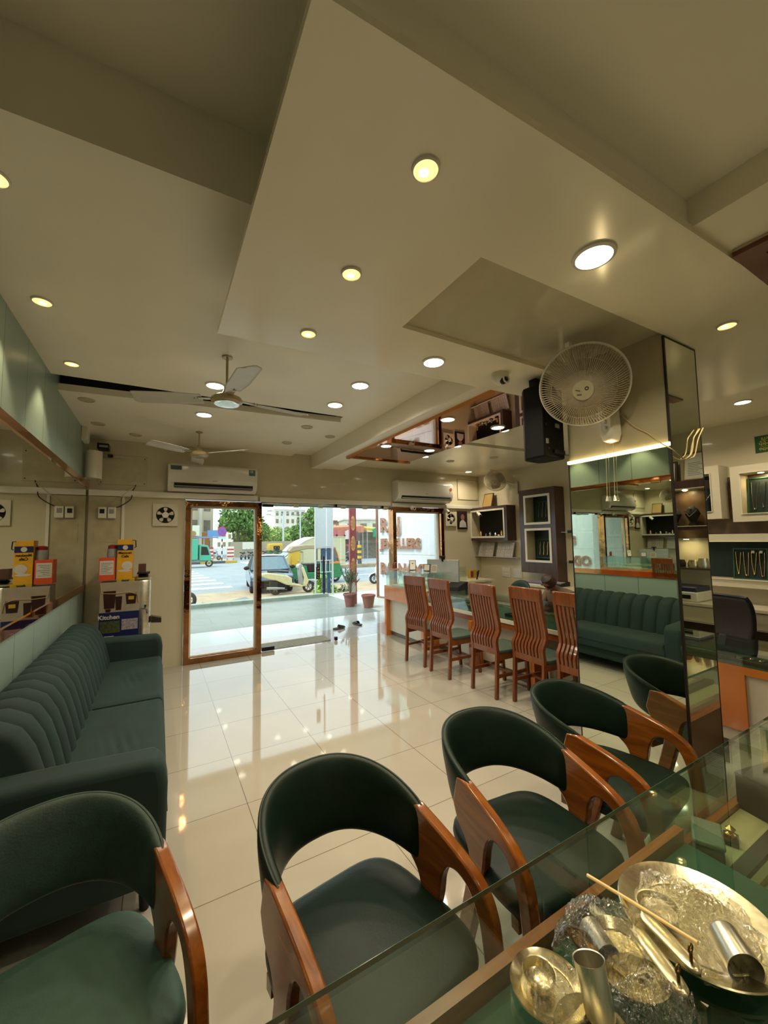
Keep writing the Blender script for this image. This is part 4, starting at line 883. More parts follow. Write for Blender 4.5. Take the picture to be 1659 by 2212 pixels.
# jewellery boards
def board(loc, w, h, nneck, label, style, tilt=10, m=GREENP, group='green necklace boards'):
    t = thing('necklace_board', label, 'display board', loc, 0, group)
    R = Matrix.Rotation(radians(tilt), 4, 'Y')
    MB().box(-.008, .008, -w/2, w/2, 0, h, R).build('board', GREENV, t, bevel=.003)
    mb = MB(); e = .012
    mb.box(-.016, -.0085, -w/2, w/2, 0, e, R); mb.box(-.016, -.0085, -w/2, w/2, h-e, h, R); mb.box(-.016, -.0085, -w/2, -w/2+e, e, h-e, R); mb.box(-.016, -.0085, w/2-e, w/2, e, h-e, R); mb.build('rim', mat('board_rim_green', '#1f4a30', .3), t)
    for i in range(nneck):
        y = -w/2+w*(i+.5)/nneck*.9+w*.05
        if style == 'strip':
            pts = [(-.014, y, h*.85), (-.015, y+.004, h*.6), (-.015, y-.004, h*.4), (-.014, y, h*.18)]
            o = MB().tube([R @ Vector(p) for p in pts], .005, 6).build('bracelet', GOLD, t)
        elif style == 'silver':
            pts = [(-.014, y, h*.88), (-.015, y+.003, h*.5), (-.014, y, h*.2)]
            o = MB().tube([R @ Vector(p) for p in pts], [.003, .002, .003], 6).build('chain', CHROME, t); MB().ball(R @ Vector((-.016, y, h*.9)), .008, 6).build('stud', CHROME, t)
        else:
            ww = w/nneck*.30; lo = h*(.12+.05*(i % 2)); op = (i % 2 == 0)
            pts = [(-.013, y-ww, h*.86), (-.014, y-ww*(.9 if op else .6), h*.5), (-.014, y-ww*(.6 if op else .15), lo), (-.014, y+ww*(.3 if op else .12), lo), (-.014, y+ww*.8, h*.5), (-.013, y+ww, h*.88)]
            o = MB().tube([R @ Vector(p) for p in pts], .0035, 6).build('necklace', GOLD if style == 'gold' else CHROME, t)
            MB().ball(R @ Vector((-.016, y, lo)), .007, 6).build('pendant', GOLD if style == 'gold' else CHROME, t)
            mb = MB(); mb.box(-.016, -.0085, y-ww*.2, y+ww*.9, h*.84, h*.92, R)
            if style == 'gold' and i < 2: mb.build('price_tag', PAPER, t)
    return t
board((RX-.07, 4.08, 1.17), .30, .30, 4, 'green board of gold bracelets in the lower niche of the tall dark cabinet', 'strip', 8)
board((RX-.07, 4.08, 1.745), .30, .32, 4, 'green board of slim silver chains in the upper niche of the tall dark cabinet', 'silver', 8)
# figurines in the corner display box
for i, (y, h, m, lb) in enumerate(((5.40, .13, GOLD, 'gold figurine leftmost on the ledge of the dark corner display box'), (5.27, .07, CHROME, 'small silver figure left on the ledge of the corner display box'), (5.17, .10, CHROME, 'silver ornament left of centre in the corner display box'), (5.04, .09, CHROME, 'silver ornament in the middle of the corner display box'), (4.97, .05, WPLAS, 'tiny white animal figure before the silver ornament in the corner box'), (4.90, .12, GOLD, 'gold seated figurine right of centre in the corner display box'), (4.83, .08, CHROME, 'silver ornament near the right end of the corner display box'), (4.79, .10, mat('beige_bottle', '#a89a7a', .4), 'beige little bottle at the right end of the corner display box'))):
    t = thing('ornament', lb, 'ornament', (RX-.14, y, 1.511), 0, 'ornaments in the corner display box')
    MB().box(-.03, .03, -.028, .028, 0, h*.22).build('plinth', BLACK if i % 2 else m, t, bevel=.003)
    MB().lathe([(.0001, h*.22), (.022, h*.24), (.016, h*.5), (.024, h*.62), (.012, h*.8), (.014, h*.9), (.0001, h)], n=14).build('figure', m, t)
# shelf with jewellery cards, framed gold certificate, small ledges
t = thing('wall_shelf', 'thin white shelf under the dark corner display box on the right wall', 'shelf', (RX, 4.60, 1.15))
MB().box(-.16, 0, 0, .95, 0, .018).build('board', TRIMW, t, smooth=0); MB().box(-.163, -.158, 0, .95, -.002, .014).build('edge', DARKW, t, smooth=0)
def cards(y, w, label, skip):
    t = thing('card_display', label, 'display stand', (RX-.12, y, 1.168), 0, 'grey card displays on the wall shelf')
    R = Matrix.Rotation(radians(16), 4, 'Y')
    MB().box(-.006, .006, -w/2, w/2, 0, .26, R).build('board', mat('card_grey', '#b3aca0', .4), t, bevel=.002)
    for i in range(4):
        for j in range(4):
            if (i, j) in skip: continue
            y0 = w/2-w*(i+1)/4+.006; z0 = .012+j*.06
            MB().box(-.010, -.0062, y0, y0+w/4-.012, z0, z0+.05, R).build('card', mat('card_light', '#cfc9c2', .15, var=.3, scale=60), t)
            MB().tube([R @ Vector((-.0105, y0+(w/4-.012)/2+.012*cos(q), z0+.025+.012*sin(q))) for q in [2*pi*r/8 for r in range(8)]], .0015, 4, closed=True).build('ring', GREYP, t)
cards(5.33, .37, 'grey stand of small jewellery cards with an empty column, left on the shelf', {(1, 0), (1, 1), (1, 2), (1, 3)})
cards(4.88, .37, 'full grey stand of small jewellery cards, right on the shelf', set())
t = thing('framed_certificate', 'gold paper certificate in a dark frame standing on the corner display box', 'picture', (RX-.12, 5.24, 2.05), 0)
R = Matrix.Rotation(radians(14), 4, 'Y'); MB().box(-.012, .006, -.115, .115, 0, .26, R).build('frame', mat('frame_dark_brown', '#3c2618', .4), t); MB().box(-.015, -.011, -.10, .10, .015, .245, R).build('sheet', mat('gold_paper', '#a5884a', .5), t)
for z, lb in ((1.56, 'upper'), (1.13, 'lower')):
    t = thing('glass_ledge', lb+' small glass ledge on the side of the tall dark cabinet by the pillar', 'shelf', (RX, 3.42, z), 0)
    MB().box(-.16, 0, 0, .34, 0, .01).build('ledge', GLASSG, t, smooth=0); MB().box(-.17, -.16, .14, .20, -.01, .03).build('bracket', BLACK, t)
    t = thing('pendant_card', 'brown card with two pale pendants standing on the %s small glass ledge' % lb, 'card', (RX-.08, 3.55, z+.011), 0)
    R = Matrix.Rotation(radians(12), 4, 'Y'); MB().box(-.004, .004, -.07, .07, 0, .19, R).build('card', mat('card_maroon', '#54261c', .5), t)
    for zz in (.05, .12): MB().box(-.007, -.004, -.04, .03, zz, zz+.05, R).build('pendant_window', PAPER, t)
t = thing('switch_board', 'left of the two square cream switch plates under the wall shelf', 'switch', (RX, 5.06, .955))
for k2, (y, lb) in enumerate(((4.93, 'left'), (4.70, 'right'))):
    if k2 == 0: t.location = (RX, y+.02, .90)
    else: t = thing('switch_board', 'right of the two square cream switch plates under the wall shelf', 'switch', (RX, y, .90))
    MB().box(-.012, 0, -.095, .095, -.08, .08).build('plate', WPLAS, t, bevel=.004)
    for z in (-.05, .005): MB().box(-.018, -.012, -.08, .08, z, z+.045).build('switch_row', WPLASG, t, bevel=.002)
# back desks along the right wall
t = thing('wall_desk', 'long cream desk along the right wall behind the jewellery counter', 'desk', (RX, -1.55, 0))
MB().box(-.50, -.001, 0, 5.9, .775, .80).build('worktop', mat('desk_cream', '#c9bfa2', .3), t, smooth=0)
MB().box(-.46, -.001, 0, 5.9, .60, .775).build('drawer_box', CREAMW, t, smooth=0)
for i in range(7): MB().box(-.475, -.46, .05+i*.84, .05+i*.84+.78, .615, .76).build('drawer_front', CREAM, t, bevel=.003)
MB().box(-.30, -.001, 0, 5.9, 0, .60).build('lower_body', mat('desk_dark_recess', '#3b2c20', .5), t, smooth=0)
t = thing('side_desk', 'low cream cabinet below the portrait by the front wall', 'cabinet', (4.30, 5.10, 0))
MB().box(-.35, .60, -.22, .45, .78, .81).build('top', mat('desk_cream', '#c9bfa2', .3), t, smooth=0); MB().box(-.30, .58, -.18, .45, 0, .78).build('body', CREAMW, t, smooth=0); MB().box(.0, .03, -.185, -.18, .6, .76).build('handle', DARKW, t)
t = thing('snack_box', 'small yellow and magenta carton standing on the corner cabinet', 'box', (4.75, 5.25, .81), 0)
MB().box(-.07, .07, -.04, .04, 0, .14).build('carton', DYEL, t); MB().box(-.072, -.01, -.042, -.04, .02, .12).build('printed_panel', mat('print_magenta', '#7d2348', .5), t)
t = thing('hand_brush', 'dark rounded brush standing on the corner cabinet', 'brush', (4.62, 5.0, .81), 0)
MB().tube([(0, 0, 0), (.02, 0, .06), (.03, 0, .12), (.05, 0, .15)], [.012, .014, .022, .012], 12).build('brush', BLACK, t)
# folders, pen stand and books on the desk
for i, (y, z, m, lb) in enumerate(((4.05, .80, PAPER, 'white paper file at the bottom of the pile on the wall desk'), (4.0, .815, mat('violet_file', '#6b5b8e', .5), 'violet paper file in the pile on the wall desk'), (3.98, .83, mat('grey_violet_file', '#857a92', .5), 'grey violet folder on top of the pile on the wall desk'))):
    quick('document_folder', MB().box(RX-.44, RX-.12, y-.15, y+.18, z+.001, z+.013, None), m, lb, 'folder', 'folders piled on the wall desk')
t = thing('card_machine', 'black flat card machine beside the pile of folders', 'machine', (RX-.3, 3.68, .801)); MB().prism([(-.1, 0), (.1, 0), (.1, .06), (-.1, .035)], lambda a, b: (a, -.09, b), lambda a, b: (a, .09, b)).build('body', BLACK, t, bevel=.005)
MB().box(-.08, .04, -.07, .07, .045, .052, Matrix.Rotation(radians(-7), 4, 'Y')).build('screen', GREYP, t)
for i, (m, lb) in enumerate(((mat('book_brown', '#5e5240', .5), 'brown book leaning nearest the pillar edge on the wall desk'), (mat('book_teal', '#1f6a86', .5), 'blue teal folder leaning behind the brown book by the pillar'))):
    R = Matrix.Translation((RX-.25, 3.28-.07*i, .801)) @ Matrix.Rotation(radians(30), 4, 'X')
    quick('ring_binder', MB().box(-.10, .12, -.015, .015, 0, .23-.04*i, R), m, lb, 'binder', 'binders leaning on the wall desk')
# right side white framed niches (right of pillar) on mottled brown panel
MARB = mat('mottled_brown_panel', '#6a5440', .35, var=.35, scale=9, bump=.05)
struct(MB().box(RX-.03, RX, -1.4, 2.6, 1.46, 2.10).build('trim_30', MARB, smooth=0))
WN = mat('niche_frame_white', '#cdc3a6', .3, var=.02)
def white_niche(y0, y1, z0, z1, label, D=.22, e=.07):
    return niche_unit('display_niche', label, (RX, y0, z0), y1-y0, z1-z0, D, WN, [(e, y1-y0-e, e, z1-z0-e)], .004, GREENP, LIN)
white_niche(1.80, 2.42, 1.66, 2.22, 'white framed niche partly hidden behind the pillar, upper row', e=.075)
t = thing('necklace_bust', 'dark bust with a silver necklace in the niche beside the pillar edge', 'bust', (RX-.12, 1.95, 1.735)); 
MB().lathe([(.0001, 0), (.05, 0), (.03, .06), (.06, .16), (.045, .21), (.02, .26), (.0001, .27)], n=20).build('bust', GREENV, t); MB().tube([(-.06, -.05, .19), (-.075, -.01, .12), (-.06, .05, .19)], .004, 6).build('necklace', CHROME, t)
white_niche(1.02, 1.71, 1.62, 2.18, 'white framed niche with a green necklace board, upper row at the right picture edge', e=.075)
board((RX-.10, 1.44, 1.70), .36, .36, 5, 'green board of pendant necklaces in the upper white niche', 'silverneck', 6)
t = white_niche(.60, 2.55, .965, 1.50, 'long low white niche with a black interior on the right wall', e=.075)
board((RX-.14, 1.63, 1.045), .27, .31, 4, 'green board with four gold chains in the long low niche', 'gold', 6)
def niche_lamp(loc, label, on=True):
    t = thing('niche_lamp', label, 'lamp', loc, 0, 'tiny lamps in the display niches'); MB().lathe([(.0001, -.004), (.022, -.004), (.026, 0), (.0001, 0)], n=16).build('lamp_face', BULB, t)
    l = bpy.data.lights.new('niche_beam', 'AREA'); l.shape = 'DISK'; l.size = .03; l.energy = .7; l.color = WARM; o = bpy.data.objects.new('niche_beam', l); COL.objects.link(o); o.location = Vector(loc)-Vector((0, 0, .008))
niche_lamp((RX-.12, 1.5, 2.10), 'tiny warm lamp in the ceiling of the upper white niche by the picture edge')
niche_lamp((RX-.12, -.22, 2.0), 'tiny warm lamp over the necklace busts reflected in the narrow mirror')
niche_lamp((RX-.12, -.24, 1.45), 'tiny warm lamp over the lit shelf reflected in the narrow mirror')
# the stretch of wall that only the narrow mirror shows
t = niche_unit('display_cabinet', 'dark topped display niche with two necklace busts reflected in the narrow mirror', (RX, -.69, 1.55), .80, .55, .22, DARKW, [(.02, .78, .04, .46)], .006, GREENP, LIN)
for y in (-.16, -.34):
    t = thing('necklace_bust', 'black necklace bust with a silver necklace under a round stone, %s of the reflected pair' % ('left' if y > -.2 else 'right'), 'bust', (RX-.12, y, 1.60), 0, 'reflected necklace busts')
    MB().lathe([(.0001, 0), (.05, 0), (.03, .04), (.07, .13), (.05, .18), (.02, .21), (.0001, .22)], n=20).build('bust', BLACKM, t); MB().tube([(-.05, -.06, .17), (-.085, 0, .10), (-.05, .06, .17)], .005, 6).build('necklace', CHROME, t); MB().ball((-.06, 0, .19), .014, 8).build('stone', CHROME, t)
for y, m, lb in ((-.12, mat('frame_gold', '#9a6a22', .35), 'certificate in a gold frame on top of the reflected display niche'), (-.42, DARKW, 'certificate in a dark frame on top of the reflected display niche')):
    t = thing('framed_certificate', lb, 'picture', (RX-.10, y, 2.101), 0, 'reflected certificates'); R = Matrix.Rotation(radians(10), 4, 'Y')
    MB().box(-.012, .006, -.12, .12, 0, .33 if y > -.2 else .25, R).build('frame', m, t); MB().box(-.014, -.012, -.10, .10, .02, .31 if y > -.2 else .23, R).build('sheet', PAPER, t)
    mb = MB()
    for i in range(8): mb.box(-.0150, -.014, -.07, .07-.02*(i % 3), .06+.02*i, .064+.02*i, R)
    mb.build('text_lines', INK, t)
t = thing('lit_shelf', 'lit shelf with brass pieces below the reflected display niche', 'shelf', (RX, -.69, 1.12)); MB().box(-.25, 0, 0, .8, 0, .02).build('board', DARKW, t)
for i, (y, m, h, lb) in enumerate(((-.09, STEEL, .10, 'steel cup on a dark tray on the reflected lit shelf'), (-.18, GSILV, .08, 'brass bowl beside the steel cup on the reflected lit shelf'), (-.31, BLACKM, .08, 'black velvet pouch on the reflected lit shelf'), (-.43, PAPER, .08, 'pale carton at the end of the reflected lit shelf'))):
    quick('shelf_ornament', MB().lathe([(.0001, 0), (.05, 0), (.055, h*.5), (.04, h), (.0001, h)], c=(RX-.13, y, 1.141), n=16), m, lb, 'ornament', 'pieces on the reflected lit shelf')
t = thing('printer', 'cream printer with a dark blue lid on the wall desk, reflected in the narrow mirror', 'printer', (RX-.27, -.24, .801)); MB().box(-.17, .17, -.20, .20, 0, .10).build('body', WPLAS, t, bevel=.01); MB().box(-.16, .16, -.19, .19, .10, .15).build('lid', mat('printer_blue', '#262b4a', .4), t, bevel=.01); MB().box(-.18, -.17, -.14, .14, .03, .07).build('paper_slot', BLACK, t)
# green sign
t = thing('green_sign', 'green sign with yellow Gujarati lettering high on the right wall at the picture edge', 'sign', (RX, 1.34, 2.40))
MB().box(-.006, 0, -.22, .22, -.085, .085).build('plate', mat('sign_green', '#17502a', .4), t)
for i, tx in enumerate(('દાગીના', 'પેમેન્ટ આપી', 'ભાવ નહીં')): text_mesh(tx, .048, mat('sign_yellow', '#c9b82c', .5), t, facing((-.0075, .19-.02*(i == 0), .052-.052*i), (0, -1, 0), (0, 0, 1)), extrude=.0006, bold=.0006, align='LEFT')
for z in (.028, -.026): MB().box(-.0075, -.006, -.15, .18, z, z+.002).build('rule_line', mat('sign_yellow', '#c9b82c', .5), t)
# office chairs behind the counter
t = thing('office_chair', 'black mesh back office chair behind the counter right of the pillar', 'chair', (4.50, 1.66, 0), radians(-100))
def mesh(u, v): a = (u-.5)*1.1; return (.24*sin(a)/sin(.55)*(1-.12*abs(2*v-1)**4), .16*cos(a)-.16+.03*sin(pi*v), .56+.38*v)
ob = MB().surf(mesh, 16, 12).build('backrest', mat('mesh_brown', '#2a2018', .7, var=.3, scale=80), t); so = ob.modifiers.new('s', 'SOLIDIFY'); so.thickness = .012
edge = [mesh(0, i/10) for i in range(11)]+[mesh(i/16, 1) for i in range(1, 17)]+[mesh(1, 1-i/10) for i in range(1, 11)]+[mesh(1-i/16, 0) for i in range(1, 16)]
MB().tube(edge, .016, 8, closed=True).build('back_frame', BLACK, t)
MB().box(-.23, .23, -.40, -.02, .42, .50).build('seat', BLACKM, t, bevel=.03, segs=3); MB().cyl((0, -.27, .1), (0, -.27, .42), .025).build('post', BLACK, t)
MB().bar((0, -.06, .45), (0, .02, .62), .06, .02).build('back_support', BLACK, t)
for i in range(5): a = 2*pi*i/5; MB().bar((0, -.27, .10), (.26*cos(a), -.27+.26*sin(a), .07), .04, .03).build('foot', BLACK, t); 
for i in range(5): a = 2*pi*i/5; MB().lathe([(.0001, -.012), (.03, -.012), (.03, .012), (.0001, .012)], (.26*cos(a), -.27+.26*sin(a), .03), 12, Matrix.Rotation(pi/2, 4, 'X')).build('caster', BLACK, t)
t = thing('stool_chair', 'small round backed green chair behind the counter by the wall desk', 'chair', (4.36, 3.86, 0), radians(-90))
def rb(u, v): return (.20*sin((u-.5)*2.4), .10*cos((u-.5)*2.4)-.05, .55+.36*v*(.55+.45*max(0, cos((u-.5)*2.6))))
ob = MB().surf(rb, 24, 8).build('backrest', LEATHERF, t); so = ob.modifiers.new('s', 'SOLIDIFY'); so.thickness = .03
MB().lathe([(.0001, .42), (.2, .42), (.21, .45), (.19, .48), (.0001, .485)], c=(0, -.2, 0), n=24).build('seat', LEATHERF, t)
for x in (-.14, .14):
    for y in (-.34, -.06): MB().cyl((x, y, 0), (x*.9, y, .42), .014).build('leg', BLACK, t)
MB().bar((0, .0, .40), (0, .05, .62), .05, .015).build('back_support', BLACK, t)
# person seated behind the counter
t = thing('seated_person', 'person with dark brown hair bent over behind the counter, between two teak chairs', 'person', (4.35, 3.22, 0), radians(-90))
SKIN = mat('skin', '#8a5a42', .5, var=.06); 
me = bpy.data.meshes.new('body'); V = [(0, 0, .50), (0, .02, .62), (0, -.04, .78), (0, -.10, .86), (0, -.16, .90), (-.16, -.02, .80), (-.22, -.14, .62), (-.12, -.32, .60), (.16, -.02, .80), (.22, -.14, .62), (.12, -.32, .60), (-.1, -.02, .48), (-.11, -.42, .47), (-.11, -.40, .05), (-.11, -.50, .03), (.1, -.02, .48), (.11, -.42, .47), (.11, -.40, .05), (.11, -.50, .03)]
Ed = [(0, 1), (1, 2), (2, 3), (3, 4), (2, 5), (5, 6), (6, 7), (2, 8), (8, 9), (9, 10), (0, 11), (11, 12), (12, 13), (13, 14), (0, 15), (15, 16), (16, 17), (17, 18)]
RR = [.13, .13, .12, .055, .05, .06, .045, .03, .06, .045, .03, .09, .07, .045, .035, .09, .07, .045, .035]
me.from_pydata(V, Ed, []); me.materials.append(mat('shirt_brown', '#5e4c3a', .7)); ob = bpy.data.objects.new('body', me); COL.objects.link(ob); ob.parent = t
sk = ob.modifiers.new('skin', 'SKIN'); sv = me.skin_vertices[0].data
for i, r in enumerate(RR): sv[i].radius = (r, r)
sv[0].use_root = True; ob.modifiers.new('sub', 'SUBSURF').levels = 2
hM = Matrix.Translation((0, -.20, .935)) @ Matrix.Rotation(radians(48), 4, 'X')
hd = MB().lathe([(.0001, -.11), (.035, -.10), (.058, -.05), (.07, .0), (.072, .04), (.055, .09), (.0001, .11)], n=24, M=hM).build('head', SKIN, t)
MB().prism([(-.012, -.03), (.012, -.03), (.006, .02), (-.006, .02)], lambda a, b: hM @ Vector((a, -.066, b)), lambda a, b: hM @ Vector((a*.6, -.085, b))).build('nose', SKIN, hd)
for s in (-1, 1): MB().ball(hM @ Vector((s*.026, -.062, .02)), .009, 6).build('eye', BLACK, hd); MB().ball(hM @ Vector((s*.071, .0, .0)), .016, 6, (.4, 1, 1)).build('ear', SKIN, hd)
MB().lathe([(.082, -.015), (.084, .03), (.068, .09), (.03, .118), (.0001, .122)], n=24, M=hM @ Matrix.Translation((0, .012, 0))).build('hair', mat('dark_hair', '#2a140b', .55, var=.3, scale=60, bump=.3, bscale=120), t)
for s in (-1, 1):
    hb = MB().ball((s*.12, -.345, .605), .03, 8, (1, 1.3, .5)).build('hand', SKIN, t)
    for f in range(4): MB().tube([(s*(.10+.013*f), -.37, .605), (s*(.10+.013*f), -.40, .603), (s*(.10+.013*f), -.42, .592)], [.008, .0075, .006], 8).build('finger', SKIN, hb)
    MB().tube([(s*.095, -.34, .605), (s*.08, -.365, .603), (s*.078, -.385, .60)], [.009, .008, .006], 8).build('thumb', SKIN, hb)
t2 = thing('work_stool', 'plain stool under the seated person behind the counter', 'stool', (4.35, 3.22, 0)); MB().cyl((0, 0, .36), (0, 0, .40), .17, n=24).build('seat', BLACK, t2); MB().cyl((0, 0, 0), (0, 0, .36), .03).build('post', GREYP, t2)
quick('white_card', MB().box(-.002, .002, -.02, .02, 0, .14, Matrix.Translation((4.25, 2.93, .80)) @ Matrix.Rotation(radians(25), 4, 'X')), PAPER, 'thin white card sticking up beside the head of the seated person', 'card')

# ================================================================== near counter with silverware
CZ = .67
t = thing('near_counter', 'glass topped near counter running along the lower right corner', 'counter', (0, 0, 0))
MB().box(-.6, 3.44, .04, .75, CZ-.012, CZ).build('glass_top', GLASSG, t, smooth=0)
mb = MB(); mb.box(-.6, 3.44, .7502, .7512, CZ-.012, CZ); mb.build('glass_rim', GEDGE, t, smooth=0)
BD = mat('felt_green', '#28513a', .7, var=.1)
MB().box(-.6, 1.36, .06, .63, .0, .585).build('counter_body', mat('body_brown', '#54331b', .4), t, smooth=0)
MB().box(-.6, 1.36, .06, .628, .586, .60).build('felt_base', BD, t, smooth=0)
MB().box(-.6, 1.36, .632, .655, .52, .635).build('wood_rail', wood('rail_wood', '#8d4a1c', '#b3682e', .3, 'X'), t, smooth=0)
mb = MB(); mb.box(1.37, 1.378, .06, .742, .45, .657); mb.build('glass_divider', GLASSG, t, smooth=0)
mb = MB(); mb.box(1.378, 3.42, .738, .744, .45, .657); mb.box(2.30, 2.307, .06, .735, .45, .657); mb.build('glass_case', GLASSG, t, smooth=0)
MB().box(1.362, 3.42, .06, .71, .43, .45).build('case_floor', mat('case_floor_beige', '#c8b280', .5, var=.05), t, smooth=0)
MB().box(1.362, 3.42, .712, .737, .40, .47).build('front_rail', wood('rail_wood', '#8d4a1c', '#b3682e', .3, 'X'), t, smooth=0)
MB().box(1.40, 3.42, .06, .64, .0, .43).build('case_body', mat('body_brown', '#54331b', .4), t, smooth=0)
MB().box(1.38, 3.42, .56, .60, .451, .475).build('dark_rail', mat('rail_dark', '#3a3226', .4), t, smooth=0)
MB().box(1.38, 3.42, .53, .55, .451, .475).build('wood_rail', mat('rail_light', '#8f7a4a', .4), t, smooth=0)
t = thing('storage_tin', 'grey box with rounded corners inside the glass counter', 'box', (1.555, .655, .451), radians(25)); t.scale = (.52, .52, .62)
MB().box(-.12, .12, -.075, .075, 0, .13).build('body', mat('tin_grey', '#6b6a55', .4), t, bevel=.035, segs=4); MB().box(-.125, .125, -.08, .08, .13, .155).build('lid', mat('tin_lid', '#83826c', .35), t, bevel=.012, segs=3)
t = thing('black_case', 'black square box inside the glass counter at the right picture edge', 'box', (2.02, .625, .451), radians(-12)); t.scale = (.8, .8, .8)
MB().box(-.10, .17, -.10, .10, 0, .15).build('body', mat('case_black', '#1c1614', .3), t, bevel=.004); MB().box(-.102, .172, -.102, .102, .15, .165).build('lid', BLACK, t, bevel=.004)
t = thing('brass_idol', 'tiny brass idol on a dark base inside the glass counter', 'ornament', (1.72, .655, .451), radians(20)); t.scale = (.8, .8, .8)
MB().box(-.035, .035, -.025, .025, 0, .02).build('plinth', BLACK, t); MB().lathe([(.0001, .02), (.024, .02), (.02, .035), (.01, .04), (.018, .055), (.0001, .07)], n=14).build('idol', GOLD, t)
# --- silverware
def plate(name, label, loc, r, deep, tilt=(0, 0)):
    t = thing(name, label, 'plate', loc, 0, 'silverware on the near counter'); t.rotation_euler = (tilt[0], tilt[1], 0)
    MB().lathe([(.0001, .002), (r*.68, .003), (r*.75, .006), (r*.93, deep), (r*.985, deep+.003), (r, deep+.001), (r*.985, deep-.003), (r*.76, .0), (.0001, 0)], n=64).build('dish', GSILV, t)
    MB().lathe([(r*.66, .003), (r*.675, .006), (r*.69, .0035)], n=64).build('ring_relief', GSILV, t); return t
Zb = CZ+.0005
plate('serving_plate', 'largest round silver plate at the right edge of the near counter', (1.01, .455, Zb), .145, .018)
plate('serving_plate', 'small silver plate leftmost of the silverware on the near counter', (.635, .535, Zb), .066, .012)
plate('serving_plate', 'silver plate at the bottom picture edge under the upright tumbler', (.635, .445, Zb), .062, .014)
plate('serving_plate', 'silver plate with a beaded rim behind the bent ladle', (.82, .51, Zb+.0), .058, .014, (radians(0), 0))
def bowl(label, loc, r, h, rot=(0, 0, 0), sc=(1, 1, 1)):
    t = thing('silver_bowl', label, 'bowl', loc, 0, 'silverware on the near counter'); t.rotation_euler = rot
    MB().lathe([(.0001, 0), (r*.6, .001), (r*.85, h*.35), (r*.97, h*.85), (r, h), (r*.94, h*.97), (r*.82, h*.38), (r*.55, .004), (.0001, .003)], n=40, M=Matrix.Diagonal(Vector(sc))).build('bowl', GSILV, t)
bowl('small silver bowl sitting in the leftmost small plate', (.625, .545, Zb+.006), .030, .026)
bowl('oval silver dish lying in the middle of the pile', (.775, .455, Zb+.002), .060, .022, (0, radians(6), radians(-20)), (1, .72, 1))
bowl('shallow silver bowl inside the largest plate, near its left rim', (.960, .505, Zb+.008), .042, .018)
def tumbler(label, p, q, r, m=STEEL):
    t = thing('steel_tumbler', label, 'tumbler', p, 0, 'silverware on the near counter'); d = Vector(q)-Vector(p); L_ = d.length
    M = d.to_track_quat('Z', 'Y').to_matrix().to_4x4()
    MB().lathe([(.0001, 0), (r*.88, 0), (r*.92, .003), (r, L_), (r*1.03, L_+.001), (r*.96, L_), (r*.86, .005), (.0001, .004)], n=36, M=M).build('tumbler', m, t)
tumbler('steel tumbler lying inside the largest silver plate', (1.0, .405, Zb+.03), (.955, .355, Zb+.028), .030)
tumbler('steel tumbler lying in clear plastic behind the bent ladle', (.79, .555, Zb+.024), (.765, .50, Zb+.024), .023)
tumbler('steel tumbler standing up out of the pile at the bottom picture edge', (.668, .455, Zb+.016), (.675, .478, Zb+.085), .026)
def holder(a, b, label):
    t = thing('incense_holder', label, 'holder', a, 0, 'silverware on the near counter'); v = Vector(b)-Vector(a); L_ = v.length; ang = math.atan2(v.y, v.x)
    def f(u, w):
        th = 2*pi*w; ww = .016*min(1, sqrt(max(0, 1-abs(2*u-1)**6))); x = L_*u; y = ww*cos(th); z = .008+.005*sin(th)+.003*sin(pi*u)
        return (x*cos(ang)-y*sin(ang), x*sin(ang)+y*cos(ang), z)
    MB().surf(f, 26, 16, cv=True).build('tray', GSILV, t, smooth=60)
    c = Vector((L_*.86*cos(ang), L_*.86*sin(ang), .012)); mb = MB(); mb.cyl(c, c+Vector((0, 0, .018)), .003, n=8); mb.tube([c+Vector((.007*cos(q), 0, .025+.007*sin(q))) for q in [2*pi*i/12 for i in range(12)]], .002, 6, closed=True); mb.build('ring', mat('brass_dark', '#6a5520', .35, .9), t)
holder((.862, .505, Zb+.022), (.812, .388, Zb+.022), 'long rounded silver incense tray with a ring, left of the pair')
holder((.905, .512, Zb+.024), (.872, .392, Zb+.024), 'long rounded silver incense tray with a ring, right of the pair')
t = thing('ladle', 'bent silver ladle with a dark inner bowl on the pile', 'ladle', (.745, .53, Zb+.03), 0, 'silverware on the near counter')
M = Matrix.Rotation(radians(-60), 4, 'Z') @ Matrix.Rotation(radians(14), 4, 'Y')
MB().lathe([(.0001, -.012), (.017, -.008), (.024, .004), (.025, .006), (.015, -.004), (.0001, -.007)], n=28, M=M @ Matrix.Diagonal(Vector((1.5, .85, 1, 1)))).build('ladle_bowl', mat('brass_brown', '#6e5626', .3, .9), t)
MB().tube([M @ Vector((.034, 0, .003)), M @ Vector((.07, 0, -.004)), M @ Vector((.12, .01, -.012))], [.006, .005, .006], 8).build('handle', GSILV, t)
quick('wooden_stick', MB().tube([(.928, .649, CZ+.003), (.924, .55, CZ+.022), (.917, .414, CZ+.046)], [.0040, .0038, .0036], 8), mat('stick_wood', '#e6c684', .5, var=.1), 'thin pale wooden stick lying across the silverware', 'stick')
WRAP = glass('plastic_wrap', (.95, .95, .92), rough=.07, f0=.2, bump=1.0)
